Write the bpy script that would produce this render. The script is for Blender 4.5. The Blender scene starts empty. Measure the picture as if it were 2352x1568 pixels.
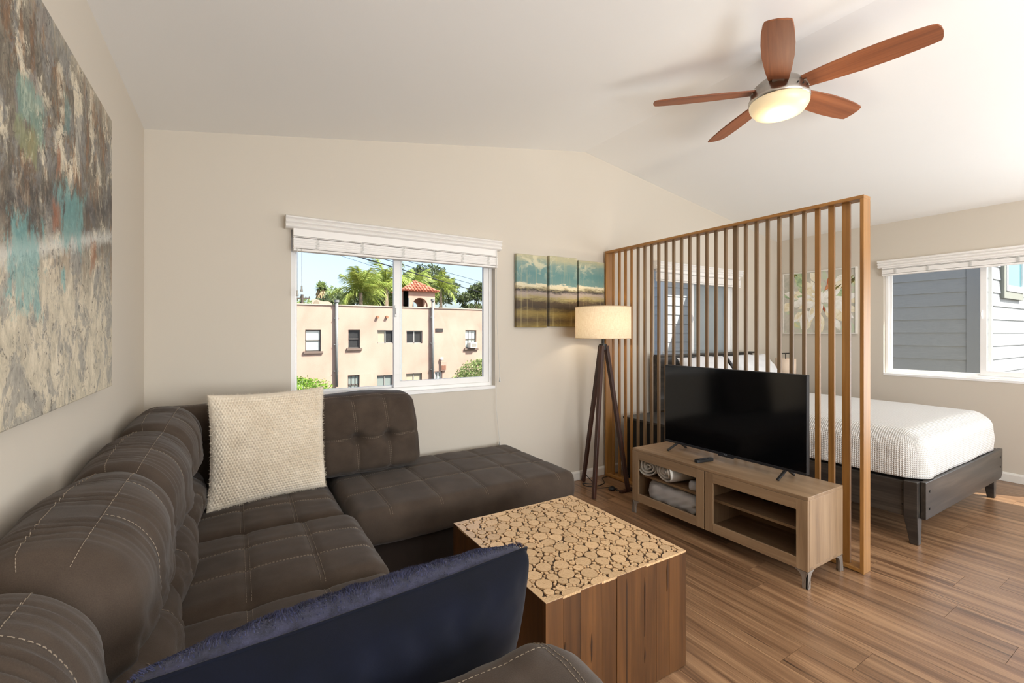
import bpy, bmesh, math, random
from mathutils import Vector, Matrix, noise
random.seed(7)
PI = math.pi
SC = bpy.context.scene
COL = SC.collection

# ---------------------------------------------------------------- camera
FPX, CX, CY, TH, HC = 1044.0, 1176.0, 765.0, math.atan2(636, 1044), 1.33
cam_d = bpy.data.cameras.new('camera'); cam = bpy.data.objects.new('camera', cam_d); COL.objects.link(cam)
cam.location = (0, 0, HC); cam.rotation_euler = (PI/2, 0, -TH)
cam_d.sensor_width = 36; cam_d.lens = FPX/2352*36; cam_d.shift_y = -19/2352; cam_d.clip_start = 0.02; cam_d.clip_end = 500
SC.camera = cam
# ---------------------------------------------------------------- world / sun / added fill lights
SUN_DIR = Vector((-0.40, 0.53, -0.75)).normalized()
w = bpy.data.worlds.new('sky'); SC.world = w; w.use_nodes = True
nt = w.node_tree; bg = nt.nodes['Background']
sky = nt.nodes.new('ShaderNodeTexSky'); sky.sky_type = 'NISHITA'; sky.sun_disc = False
sky.sun_elevation = math.asin(-SUN_DIR.z); sky.sun_rotation = math.atan2(-SUN_DIR.x, -SUN_DIR.y)
sky.air_density = 0.9; sky.dust_density = 3.0; sky.ozone_density = 1.2
hsv = nt.nodes.new('ShaderNodeHueSaturation'); hsv.inputs['Saturation'].default_value = .85; nt.links.new(sky.outputs[0], hsv.inputs['Color'])
nt.links.new(hsv.outputs[0], bg.inputs[0]); bg.inputs[1].default_value = 0.35
def light(name, kind, energy, color, loc, rot=(0, 0, 0), **kw):
    d = bpy.data.lights.new(name, kind); d.energy = energy; d.color = color
    for k, v in kw.items(): setattr(d, k, v)
    o = bpy.data.objects.new(name, d); COL.objects.link(o); o.location = loc; o.rotation_euler = rot
    return o
sun = light('sun', 'SUN', 14.0, (1.0, 0.94, 0.86), (0, 0, 10), angle=math.radians(0.53))
sun.rotation_euler = SUN_DIR.to_track_quat('-Z', 'Y').to_euler()
# fill lamps added in the two unseen openings, tilted up to brighten the ceiling
light('rear_window_fill', 'AREA', 228, (0.94, 0.97, 1.0), (2.2, -2.58, 1.25), (PI/2+.78, 0, 0), shape='RECTANGLE', size=3.6, size_y=1.9)
light('glass_door_fill', 'AREA', 74, (0.94, 0.97, 1.0), (5.90, -0.55, 1.05), (0, PI/2+.78, 0), shape='RECTANGLE', size=2.0, size_y=1.8)
vs = SC.view_settings; vs.view_transform = 'Standard'; vs.look = 'None'; vs.gamma = 1.0; vs.exposure = 0.0; vs.use_curve_mapping = False
SC.cycles.max_bounces = 10; SC.cycles.diffuse_bounces = 6; SC.cycles.transparent_max_bounces = 16
SC.cycles.sample_clamp_indirect = 6.0; SC.cycles.caustics_reflective = False; SC.cycles.caustics_refractive = False

# ---------------------------------------------------------------- geometry helpers
def ray(x, y):
    r = (x-CX)/FPX; u = (CY-y)/FPX; s, c = math.sin(TH), math.cos(TH)
    return s+r*c, c-r*s, u
def onY(x, y, Y):
    a, b, c = ray(x, y); t = Y/b; return Vector((a*t, Y, HC+c*t))
def onX(x, y, X):
    a, b, c = ray(x, y); t = X/a; return Vector((X, b*t, HC+c*t))
def onZ(x, y, Z):
    a, b, c = ray(x, y); t = (Z-HC)/c; return Vector((a*t, b*t, Z))

class B:
    """collects shapes; build() links them as one mesh object"""
    def __init__(s): s.v = []; s.f = []
    def add(s, vs, fs):
        o = len(s.v); s.v += [tuple(p) for p in vs]; s.f += [tuple(i+o for i in f) for f in fs]; return s
    def box(s, x0, x1, y0, y1, z0, z1):
        return s.add([(x0,y0,z0),(x1,y0,z0),(x1,y1,z0),(x0,y1,z0),(x0,y0,z1),(x1,y0,z1),(x1,y1,z1),(x0,y1,z1)],
                     [(0,3,2,1),(4,5,6,7),(0,1,5,4),(1,2,6,5),(2,3,7,6),(3,0,4,7)])
    def bar(s, p0, p1, w, h, up=(0,0,1)):
        p0, p1 = Vector(p0), Vector(p1); d = (p1-p0).normalized(); u = Vector(up)
        if abs(d.dot(u)) > .98: u = Vector((0,1,0))
        r = d.cross(u).normalized(); u = r.cross(d).normalized(); a = r*w/2; b = u*h/2
        return s.add([p0-a-b,p0+a-b,p0+a+b,p0-a+b,p1-a-b,p1+a-b,p1+a+b,p1-a+b],
                     [(0,3,2,1),(4,5,6,7),(0,1,5,4),(1,2,6,5),(2,3,7,6),(3,0,4,7)])
    def taper(s, p0, p1, w0, h0, w1, h1):
        n = len(s.v); s.bar(p0, p1, w0, h0)
        c = Vector(p1)
        for i in range(n+4, n+8):
            q = Vector(s.v[i])-c
            s.v[i] = tuple(c+q*(w1/w0))
        return s
    def prism(s, poly, axis, a, b):
        """poly: 2d points in the other two axes (in xyz order), extruded along axis from a to b"""
        def P(q, t):
            return (t,q[0],q[1]) if axis == 0 else (q[0],t,q[1]) if axis == 1 else (q[0],q[1],t)
        n = len(poly)
        return s.add([P(q,a) for q in poly]+[P(q,b) for q in poly],
                     [tuple(range(n)), tuple(range(2*n-1,n-1,-1))]+[(i,(i+1)%n+0,(i+1)%n+n,i+n)[::-1] for i in range(n)])
    def ring(s, P, w_, d0, d1):
        """one connected rectangular frame; P(a,d,z)->point, given as ((a0,a1,z0,z1),P)"""
        (a0,a1,z0,z1), F = P; w_ = w_ if hasattr(w_,'__len__') else (w_,)*4
        O = [(a0,z0),(a1,z0),(a1,z1),(a0,z1)]; I = [(a0+w_[0],z0+w_[2]),(a1-w_[1],z0+w_[2]),(a1-w_[1],z1-w_[3]),(a0+w_[0],z1-w_[3])]
        V = [F(a,d,z) for d in (d0,d1) for a,z in O+I]; f = []
        for i in range(4):
            j = (i+1) % 4; f += [(i,j,4+j,4+i),(8+i,8+j,12+j,12+i),(i,j,8+j,8+i),(4+i,4+j,12+j,12+i)]
        return s.add(V, f)
    def tube(s, pts, r, n=8, cap=True):
        pts = [Vector(p) for p in pts]; m = len(pts); rr = r if hasattr(r,'__len__') else [r]*m; o = len(s.v)
        d0 = (pts[1]-pts[0]).normalized(); u = d0.orthogonal().normalized()
        for i,p in enumerate(pts):
            d = (pts[min(i+1,m-1)]-pts[max(i-1,0)]).normalized()
            u = (u-d*u.dot(d)).normalized(); w_ = d.cross(u)
            for k in range(n):
                a = 2*PI*k/n; s.v.append(tuple(p+(u*math.cos(a)+w_*math.sin(a))*rr[i]))
        for i in range(m-1):
            for k in range(n):
                s.f.append((o+i*n+k,o+i*n+(k+1)%n,o+(i+1)*n+(k+1)%n,o+(i+1)*n+k))
        if cap:
            s.f.append(tuple(o+k for k in range(n))[::-1]); s.f.append(tuple(o+(m-1)*n+k for k in range(n)))
        return s
    def lathe(s, prof, c=(0,0,0), n=32):
        """prof: (r,z) pairs, about a vertical axis through c"""
        o = len(s.v); m = len(prof)
        for r,z in prof:
            for k in range(n):
                a = 2*PI*k/n; s.v.append((c[0]+max(r,1e-5)*math.cos(a), c[1]+max(r,1e-5)*math.sin(a), c[2]+z))
        for i in range(m-1):
            for k in range(n):
                s.f.append((o+i*n+k,o+i*n+(k+1)%n,o+(i+1)*n+(k+1)%n,o+(i+1)*n+k))
        return s
    def grid(s, nu, nv, fn, wrap=False):
        o = len(s.v)
        for j in range(nv+1):
            for i in range(nu+1): s.v.append(tuple(fn(i/nu, j/nv)))
        for j in range(nv):
            for i in range(nu):
                a = o+j*(nu+1)+i; s.f.append((a,a+1,a+nu+2,a+nu+1))
        return s
    def mesh(s, name, org=(0,0,0), fix=True):
        me = bpy.data.meshes.new(name)
        me.from_pydata([(x-org[0],y-org[1],z-org[2]) for x,y,z in s.v], [], s.f)
        if fix and len(s.f) < 60000:
            bm = bmesh.new(); bm.from_mesh(me); bmesh.ops.remove_doubles(bm, verts=bm.verts, dist=1e-6)
            bmesh.ops.recalc_face_normals(bm, faces=bm.faces); bm.to_mesh(me); bm.free()
        return me

ORG = {}
def obj(name, b, m, parent=None, smooth=False, bevel=0, seg=2, kind=None, org=None, fix=True, label=None):
    """one mesh object; vertices are given in world space. org: own origin in world space"""
    po = ORG[parent.name] if parent else Vector((0,0,0))
    og = Vector(org) if org is not None else po
    me = b.mesh(name, og, fix) if isinstance(b, B) else b
    o = bpy.data.objects.new(name, me); COL.objects.link(o); ORG[o.name] = og
    if parent: o.parent = parent
    o.location = og-po
    if m:
        me.materials.clear(); me.materials.append(m)
    if smooth:
        for p in me.polygons: p.use_smooth = True
    if bevel:
        md = o.modifiers.new('bevel','BEVEL'); md.width = bevel; md.segments = seg; md.limit_method = 'ANGLE'; md.angle_limit = math.radians(40)
    if kind: o['kind'] = kind
    if label: o['label'] = label
    return o
def tag(o, label, cat, group=None):
    o['label'] = label; o['category'] = cat
    if group: o['group'] = group
    return o
def thing(name, label, cat, loc, group=None, kind=None):
    o = bpy.data.objects.new(name, None); COL.objects.link(o); o.location = loc; ORG[o.name] = Vector(loc); o.empty_display_size = .05
    if kind: o['kind'] = kind
    else: tag(o, label, cat, group)
    return o
def struct(name, b, m, **k):
    o = obj(name, b, m, **k); o['kind'] = 'structure'; return o
def copy_part(o, parent, name=None, loc=None, rot=None):
    c = o.copy(); COL.objects.link(c); c.parent = parent
    if name: c.name = name
    if loc is not None: c.location = loc
    if rot is not None: c.rotation_euler = rot
    return c

# ---------------------------------------------------------------- material helpers
def lin(c):
    return tuple((x/255/12.92 if x/255 <= .04045 else ((x/255+.055)/1.055)**2.4) for x in c)+(1,)
class NT:
    def __init__(s, name):
        s.m = bpy.data.materials.new(name); s.m.use_nodes = True; s.t = s.m.node_tree; s.b = s.t.nodes['Principled BSDF']
    def n(s, typ, **k):
        q = s.t.nodes.new(typ)
        for a,v in k.items():
            if a.startswith('i_'): q.inputs[a[2:]].default_value = v
            else: setattr(q, a, v)
        return q
    def l(s, a, b): s.t.links.new(a, b)
    def math(s, op, a, b=None, clamp=False):
        q = s.n('ShaderNodeMath', operation=op, use_clamp=clamp)
        for i,x in enumerate((a,b)):
            if x is None: continue
            if isinstance(x,(int,float)): q.inputs[i].default_value = x
            else: s.l(x, q.inputs[i])
        return q.outputs[0]
    def mix(s, fac, a, b, mode='MIX'):
        q = s.n('ShaderNodeMix', data_type='RGBA', blend_type=mode)
        for i,x in ((0,fac),(6,a),(7,b)):
            if isinstance(x,(int,float)): q.inputs[i].default_value = x
            elif isinstance(x,tuple): q.inputs[i].default_value = x
            else: s.l(x, q.inputs[i])
        return q.outputs[2]
    def ramp(s, fac, stops, interp='LINEAR'):
        q = s.n('ShaderNodeValToRGB'); q.color_ramp.interpolation = interp; e = q.color_ramp.elements
        while len(e) < len(stops): e.new(.5)
        for k,(p,c) in zip(e, stops): k.position = p; k.color = lin(c) if len(c) == 3 else c
        s.l(fac, q.inputs[0]); return q.outputs[0]
    def coord(s, which='Object', scale=(1,1,1), loc=(0,0,0), rot=(0,0,0), rnd=0):
        tc = s.n('ShaderNodeTexCoord'); v = tc.outputs[which]
        if rnd:
            oi = s.n('ShaderNodeObjectInfo'); cm = s.n('ShaderNodeCombineXYZ')
            a = s.math('MULTIPLY', oi.outputs['Random'], rnd)
            for i in range(3): s.l(a, cm.inputs[i])
            ad = s.n('ShaderNodeVectorMath', operation='ADD'); s.l(v, ad.inputs[0]); s.l(cm.outputs[0], ad.inputs[1]); v = ad.outputs[0]
        mp = s.n('ShaderNodeMapping'); mp.inputs['Scale'].default_value = scale; mp.inputs['Location'].default_value = loc; mp.inputs['Rotation'].default_value = rot
        s.l(v, mp.inputs[0]); return mp.outputs[0]
    def noise(s, vec, scale=5, detail=4, rough=.55, dist=0, out=0):
        q = s.n('ShaderNodeTexNoise'); q.inputs['Scale'].default_value = scale; q.inputs['Detail'].default_value = detail
        q.inputs['Roughness'].default_value = rough; q.inputs['Distortion'].default_value = dist
        s.l(vec, q.inputs['Vector']); return q.outputs[out]
    def bump(s, h, strength=.2, dist=.01):
        q = s.n('ShaderNodeBump'); q.inputs['Strength'].default_value = strength; q.inputs['Distance'].default_value = dist
        s.l(h, q.inputs['Height']); s.l(q.outputs[0], s.b.inputs['Normal'])
    def set(s, **k):
        for a,v in k.items():
            s.b.inputs[a.replace('_',' ')].default_value = v
        return s
def plain(name, rgb, rough=.5, metal=0, bump=0, bscale=200, var=0, **k):
    q = NT(name); q.b.inputs['Base Color'].default_value = lin(rgb); q.set(Roughness=rough, Metallic=metal)
    for a,v in k.items(): q.b.inputs[a.replace('_',' ')].default_value = v
    if var or bump:
        v = q.coord()
        if var:
            nz = q.noise(v, 3, 5)
            q.l(q.mix(nz, lin(tuple(c*(1-var) for c in rgb)), lin(tuple(min(255,c*(1+var)) for c in rgb))), q.b.inputs['Base Color'])
        if bump: q.bump(q.noise(v, bscale, 3), bump, .002)
    return q.m
def wood(name, stops, axis='y', across=14, along=.9, rough=.45, rnd=37.0, tone=.12, streak=.5, streak_c=(60,40,25), bump=.05, coat=0, fine=90):
    """procedural wood, grain along one object axis, shifted and toned per object"""
    q = NT(name); i = 'xyz'.index(axis)
    sc = [across]*3; sc[i] = along; sf = [fine]*3; sf[i] = along*3
    v = q.coord(scale=tuple(sc), rnd=rnd); n1 = q.noise(v, 1, 5, .6, .6)
    vf = q.coord(scale=tuple(sf), rnd=rnd); n2 = q.noise(vf, 1, 3, .6)
    h = q.math('ADD', q.math('MULTIPLY', n1, .72), q.math('MULTIPLY', n2, .28))
    col = q.ramp(h, stops)
    ss = [across*1.7]*3; ss[i] = along*.8
    n3 = q.noise(q.coord(scale=tuple(ss), rnd=rnd*1.7, loc=(3,5,7)), 1, 6, .65, .9)
    st = q.math('MULTIPLY', q.ramp(n3, [(.58,(0,0,0)),(.70,(255,255,255))]), streak)
    col = q.mix(st, col, lin(streak_c))
    oi = q.n('ShaderNodeObjectInfo'); hs = q.n('ShaderNodeHueSaturation')
    q.l(q.math('ADD', q.math('MULTIPLY', oi.outputs['Random'], 2*tone), 1-tone), hs.inputs['Value'])
    q.l(col, hs.inputs['Color']); q.l(hs.outputs[0], q.b.inputs['Base Color'])
    q.set(Roughness=rough); q.b.inputs['Coat Weight'].default_value = coat; q.b.inputs['Coat Roughness'].default_value = .25
    if bump: q.bump(n2, bump, .001)
    return q.m
def glass(name, tint=(1,1,1,1), refl=.08, rough=0.0):
    """thin window pane: mostly clear with a faint reflection"""
    q = NT(name); t = q.t; out = t.nodes['Material Output']; t.nodes.remove(q.b)
    tr = q.n('ShaderNodeBsdfTransparent'); tr.inputs[0].default_value = tint
    gl = q.n('ShaderNodeBsdfGlossy'); gl.inputs['Roughness'].default_value = rough
    fr = q.n('ShaderNodeLayerWeight'); fr.inputs[0].default_value = .12
    mx = q.n('ShaderNodeMixShader'); q.l(q.math('MULTIPLY', fr.outputs['Fresnel'], refl*6, True), mx.inputs[0])
    q.l(tr.outputs[0], mx.inputs[1]); q.l(gl.outputs[0], mx.inputs[2]); q.l(mx.outputs[0], out.inputs[0])
    return q.m
# ---------------------------------------------------------------- materials of the room
def paint(name, rgb, rough=.6):
    q = NT(name); v = q.coord()
    q.l(q.mix(q.noise(v, 1.2, 3), lin(tuple(c*.985 for c in rgb)), lin(rgb)), q.b.inputs['Base Color'])
    q.set(Roughness=rough); q.bump(q.noise(v, 160, 3), .10, .0015); return q.m
M_WALL = paint('beige_wall_paint', (207, 198, 184)); M_CEIL = paint('white_ceiling_paint', (240, 239, 236), .7)
M_WHITE = plain('white_vinyl', (242, 241, 239), .35); M_TRIM = plain('white_trim_paint', (228, 224, 216), .4)
M_BLIND = plain('white_blind_slat', (240, 237, 233), .45); M_CORD = plain('blind_cord', (206, 205, 200), .7)
M_GLASS = glass('window_glass', (.97,.985,.985,1), .05); M_CABGLASS = glass('cabinet_glass', (.92,.91,.90,1), .08)
q = NT('insect_screen'); t = q.t; out = t.nodes['Material Output']; q.b.inputs['Base Color'].default_value = lin((58,60,60)); q.set(Roughness=.8)
tr = q.n('ShaderNodeBsdfTransparent'); mx = q.n('ShaderNodeMixShader'); fnz = q.noise(q.coord(), 900, 2); q.l(q.math('ADD', q.math('MULTIPLY', fnz, .3), .03), mx.inputs[0])
q.l(tr.outputs[0], mx.inputs[1]); q.l(q.b.outputs[0], mx.inputs[2]); q.l(mx.outputs[0], out.inputs[0]); M_SCREENMESH = q.m
M_SCREENMESH2 = q.m.copy(); M_SCREENMESH2.name = 'lightened_insect_screen'  # paler, denser screen copy; its colour lightens the view through the bedroom window
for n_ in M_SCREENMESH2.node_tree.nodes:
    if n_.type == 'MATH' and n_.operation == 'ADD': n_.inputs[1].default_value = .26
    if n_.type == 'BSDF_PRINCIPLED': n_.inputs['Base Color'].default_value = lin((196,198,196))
M_FLOOR = wood('laminate_plank', [(.28,(72,51,36)),(.40,(108,79,56)),(.50,(135,102,74)),(.62,(163,128,95)),(.78,(190,156,119))],
               axis='y', across=19, along=.7, rough=.30, tone=.12, streak=.85, streak_c=(48,32,22), coat=.08, fine=150)
M_GAP = plain('plank_gap', (40, 27, 18), .8)
M_BLACK = plain('matte_black', (14, 14, 15), .45); M_CABLE = plain('black_cable', (20, 18, 17), .5)
M_STEEL = plain('brushed_steel', (190, 184, 176), .28, 1.0)

# ---------------------------------------------------------------- room shell
XL, XR, YB, YR = -.43, 5.92, 3.21, -2.6
ZL, ZRG, ZR, XRG = 2.46, 2.99, 2.50, 2.73
def ztop(x): return ZL+(ZRG-ZL)*(x-XL)/(XRG-XL) if x <= XRG else ZRG+(ZR-ZRG)*(x-XRG)/(XR-XRG)
def gable_wall(name, y0, y1, holes):
    b = B(); xs = sorted({XL-.15, XR+.15, XRG}|{h[0] for h in holes}|{h[1] for h in holes})
    for a, c in zip(xs, xs[1:]):
        h = [q for q in holes if q[0] <= a+1e-6 and c <= q[1]+1e-6]
        ta, tc = ztop(a)+.06, ztop(c)+.06
        if h:
            if h[0][2] > 0: b.box(a, c, y0, y1, 0, h[0][2])
            b.prism([(a,h[0][3]),(c,h[0][3]),(c,tc),(a,ta)], 1, y0, y1)
        else: b.prism([(a,0),(c,0),(c,tc),(a,ta)], 1, y0, y1)
    return struct(name, b, M_WALL)
W1 = (.305, 1.795, .905, 2.03); W2 = (3.66, 5.06, .905, 2.03)
wall_back = gable_wall('wall_back', YB, YB+.16, [W1, W2])
wall_rear = gable_wall('wall_rear', YR-.16, YR, [(.6, 4.2, .3, 2.2)])
b = B().box(XL-.15, XL, YR-.16, YB+.16, 0, ZL+.06); wall_left = struct('wall_left', b, M_WALL)
W3 = (.56, 2.085, .905, 2.06); DR = (-1.45, .38, 0, 2.06)
b = B(); ys = [YR-.16, DR[0], DR[1], W3[0], W3[1], YB+.16]
for a, c in zip(ys, ys[1:]):
    h = DR if a == DR[0] else W3 if a == W3[0] else None
    if h:
        if h[2] > 0: b.box(XR, XR+.16, a, c, 0, h[2])
        b.box(XR, XR+.16, a, c, h[3], ZR+.06)
    else: b.box(XR, XR+.16, a, c, 0, ZR+.06)
wall_right = struct('wall_right', b, M_WALL)
sl = (ZR-ZRG)/(XR-XRG); sll = (ZL-ZRG)/(XL-XRG)
xe, xw = 6.46, -.95
b = B().prism([(xw, ZRG+sll*(xw-XRG)),(XRG, ZRG),(xe, ZRG+sl*(xe-XRG)),(xe, ZRG+.14+sl*(xe-XRG)),(XRG, ZRG+.14),(xw, ZRG+.14+sll*(xw-XRG))], 1, YR-.5, YB+.45)
ceiling = struct('ceiling', b, M_CEIL)
# floor: sub-floor with every plank laid on it
floor = struct('floor', B().box(XL-.15, XR+.15, YR-.16, YB+.16, -.12, -.012), M_GAP)
PW, PL = .1905, 1.22
pm = B().box(0, PW-.0012, 0, PL-.0012, -.012, 0).mesh('plank'); pm.materials.append(M_FLOOR)
known = [(3.258, .836), (2.075, .834), (2.652, .529)]
x0 = 2.0745-PW*14; i = 0
def plank(x, y0, y1):
    if y1-y0 < .01: return
    full = abs(y1-y0-PL) < 1e-4
    if full:
        o = bpy.data.objects.new('plank', pm)
    else:
        m = B().box(0, PW-.0012, 0, y1-y0-.0012, -.012, 0).mesh('plank'); m.materials.append(M_FLOOR); o = bpy.data.objects.new('plank', m)
    COL.objects.link(o); o.parent = floor; o.location = (x, y0, 0)
while x0+PW*i < XR:
    x = x0+PW*i
    if x+PW > XL-.15:
        off = None
        for kx, ky in known:
            if abs(kx-x) < PW*.55 and off is None: off = ky
        if off is None: off = random.uniform(0, PL)
        y = off-PL*4
        while y < YB:
            a, c = max(y, YR), min(y+PL, YB)
            if a < c: plank(x, a, c)
            y += PL
    i += 1
def baseboard(name, b): return struct(name, b, M_TRIM, bevel=.004)
bp = [(0,0),(.014,0),(.014,.066),(.008,.082),(0,.085)]
baseboard('baseboard_back', B().prism([(YB-p,q) for p,q in bp], 0, XL, XR))
baseboard('baseboard_right', B().prism([(XR-p,q) for p,q in bp], 1, .45, YB).prism([(XR-p,q) for p,q in bp], 1, YR, -1.5))
baseboard('baseboard_left', B().prism([(XL+p,q) for p,q in bp], 1, YR, YB))

def put_pt(put, a, d, z):
    q = B(); put(q, a, a, d, d, z, z); return q.v[0]
# ---------------------------------------------------------------- windows (plane: wall coordinate d into the wall)
def window(name, a0, a1, z0, z1, mid0, mid1, put, flip):
    """slider window. put(a0,a1,d0,d1,z0,z1)->box in world; d counts outward from the inner wall face. flip: sash on the high side"""
    root = thing(name, None, None, (0,0,0), kind='structure')
    b = B(); w_, d0, d1 = .028, .050, .125
    F = lambda a,d,z: put_pt(put,a,d,z)
    b.ring(((a0,a1,z0,z1),F), w_, d0, d1)
    fr = obj('window_frame', b, M_WHITE, root, bevel=.003)
    b = B(); put(b, a0-.0, a1+.0, -.006, .052, z0-.022, z0+.003); obj('window_sill', b, M_WHITE, root, bevel=.003)
    # fixed pane behind, moving sash in front
    if flip: fx = (a0+w_, mid1, mid0); sx = (mid0, a1-w_)
    else: fx = (mid0, a1-w_, mid0); sx = (a0+w_, mid1)
    b = B(); s = .016
    lo, hi = (a0+w_, mid1-.008) if flip else (mid0+.008, a1-w_)
    b.ring(((lo,hi,z0+w_,z1-w_),F), (s,.026,s,s) if flip else (.026,s,s,s), .092, .117)
    f1 = obj('fixed_sash', b, M_WHITE, root, bevel=.002)
    b = B(); put(b, lo, hi, .104, .107, z0+w_, z1-w_); obj('pane', b, M_GLASS, f1)
    b = B(); s = .046; lo, hi = sx
    b.ring(((lo,hi,z0+w_,z1-w_),F), s, .058, .088)
    f2 = obj('sliding_sash', b, M_WHITE, root, bevel=.004)
    b = B(); put(b, lo, hi, .072, .075, z0+w_, z1-w_); obj('pane', b, M_GLASS, f2)
    b = B(); l0 = lo+.003 if flip else hi-.020; zc = z0+.52*(z1-z0)
    put(b, l0, l0+.016, .045, .060, zc-.042, zc+.042); put(b, l0+.004, l0+.012, .034, .050, zc-.022, zc+.022)
    obj('latch', b, M_WHITE, f2, bevel=.003)
    return root
def putB(b, a0, a1, d0, d1, z0, z1): b.box(a0, a1, YB+d0, YB+d1, z0, z1)
def putR(b, a0, a1, d0, d1, z0, z1): b.box(XR+d0, XR+d1, a0, a1, z0, z1)
def putK(b, a0, a1, d0, d1, z0, z1): b.box(a0, a1, YR-d1, YR-d0, z0, z1)
window('window_1', *W1[:4], .985, 1.065, putB, True)
w2 = window('window_2', *W2[:4], 4.32, 4.40, putB, True)
w3 = window('window_3', *W3[:4], 1.28, 1.36, putR, False)
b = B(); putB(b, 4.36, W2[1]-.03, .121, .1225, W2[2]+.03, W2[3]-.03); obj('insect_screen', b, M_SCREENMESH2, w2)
b = B(); putR(b, 1.33, W3[1]-.03, .121, .1225, W3[2]+.03, W3[3]-.03); obj('insect_screen', b, M_SCREENMESH, w3)
window('window_4', .6, 4.2, .3, 2.2, 2.36, 2.44, putK, True)  # unseen rear window, added to brighten the room
# unseen glass door added on the right wall, for brightness and the sun patch
dr = thing('door_1', None, None, (0,0,0), kind='structure'); b = B()
for q in ((DR[0],DR[1],.05,.12,0,.04),(DR[0],DR[1],.05,.12,2.02,2.06),(DR[0],DR[0]+.05,.05,.12,.04,2.02),(DR[1]-.05,DR[1],.05,.12,.04,2.02),(-.56,-.50,.05,.12,.04,2.02)): putR(b,*q)
obj('door_frame', b, M_WHITE, dr, bevel=.003); b = B(); putR(b, DR[0], DR[1], .083, .087, .03, 2.03); obj('pane', b, M_GLASS, dr)

# ---------------------------------------------------------------- blinds
def valance_profile(h, dep):
    pts = [(0,0)]
    for k in range(25):
        t = k/24; bulge = dep*(.74+.26*abs(math.sin(t*PI*3)))*(.82+.18*t)
        pts.append((bulge, t*h))
    return pts+[(0,h)]
def blind(name, label, a0, a1, zt, zb, put, prof_axis, zhead, wall, lean, tapes, cords):
    root = thing(name, label, 'window blind', put_pt(put, (a0+a1)/2, 0, zt), 'white faux-wood blinds drawn up over the windows')
    sg = -1
    pr = [(wall+sg*d*1.0, zt-.08+z) for d,z in valance_profile(.08, .082)]
    obj('valance', B().prism(pr, prof_axis, a0-.035, a1+.03), M_BLIND, root)
    b = B(); put(b, a0+.008, a1-.004, -.052, -.005, zhead+.008, zt-.03); obj('headrail', b, M_BLIND, root, bevel=.002)
    b = B(); put(b, a0+.008, a1-.004, -.058, -.006, zhead, zhead+.004); obj('slat', b, M_BLIND, root)
    b = B(); n = max(6, int((zhead-zb)/.0042))
    for k in range(n):
        z = zb+(zhead-.004-zb)*k/n; j = random.uniform(-.002,.002)
        put(b, a0+.008+abs(j), a1-.004-abs(j), -.057+j, -.006+j, z, z+.0037)
    obj('slat_stack', b, M_BLIND, root, kind='stuff')
    b = B(); put(b, a0+.008, a1-.004, -.058, -.006, zb-.018, zb-.003); obj('bottom_rail', b, M_BLIND, root, bevel=.004)
    for t in tapes:
        b = B(); a = a0+(a1-a0)*t
        for k in range(14):
            z = zb+(zhead-zb)*k/14; s = .012*(1 if k % 2 else -1)
            p0 = put_pt(put, a-s, -.060, z); p1 = put_pt(put, a+s, -.063, z+(zhead-zb)/14)
            b.tube([p0, (Vector(p0)+Vector(p1))/2+Vector((0,0,.002)), p1], .0011, 4)
        obj('ladder_cord', b, M_CORD, root)
    for (a, d, z1_, z0_, tas) in cords:
        b = B().tube([put_pt(put, a, d, z1_), put_pt(put, a, d, (z1_+z0_)/2), put_pt(put, a+tas[0], d, z0_)], .0016, 5)
        c = obj('pull_cord', b, M_CORD, root)
        p = Vector(put_pt(put, a+tas[0], d, z0_))
        obj('tassel', B().lathe([(.003,0),(.006,-.004),(.005,-.014),(.008,-.030),(.008,-.036),(.001,-.038)], p, 10), M_CORD, c, smooth=True)
    return root

blind('window_blind', 'white blind with scalloped valance above the sofa window', .305, 1.79, 2.07, 1.868, putB, 0, 1.937, YB, 0,
      (.1,.29,.48,.64,.79,.94), [(.335,-.062,1.87,1.60,(0,0)),(.36,-.062,1.87,1.63,(0,0)),(1.772,-.066,1.99,.98,(.03,0)),(1.79,-.03,.98,.46,(.03,0))])
blind('window_blind', 'white blind with valance seen through the wooden slats', 3.66, 5.06, 2.065, 1.88, putB, 0, 1.95, YB, 0,
      (.1,.35,.65,.9), [(3.72,-.062,1.78,1.15,(0,0))])
blind('window_blind', 'white blind with valance above the window by the bed foot', .56, 2.085, 2.10, 1.955, putR, 1, 2.003, XR, 0,
      (.12,.35,.55,.75,.92), [])
# ---------------------------------------------------------------- soft furnishing helpers
def fabric(name, rgb, dark, rough=.9, scale=420, bump=.25, sheen=.3, big=7):
    q = NT(name); v = q.coord()
    n2 = q.noise(v, scale, 2)
    n1 = q.noise(v, big, 5, .6); h = q.math('ADD', q.math('MULTIPLY', n1, .65), q.math('MULTIPLY', n2, .35))
    q.l(q.ramp(h, [(.32, dark), (.68, rgb)]), q.b.inputs['Base Color']); q.set(Roughness=rough)
    q.b.inputs['Sheen Weight'].default_value = sheen; q.b.inputs['Sheen Roughness'].default_value = .45
    q.b.inputs['Specular IOR Level'].default_value = .2
    q.bump(n2, bump, .001); return q.m
M_SOFA = fabric('brown_microfibre', (81,69,59), (60,50,42), sheen=.12, bump=.5, scale=520)
M_THREAD = plain('tan_thread', (150,135,117), .8)
M_SOFA_BASE = fabric('dark_brown_sofa_base', (52,42,36), (40,32,27), sheen=.15)
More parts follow.
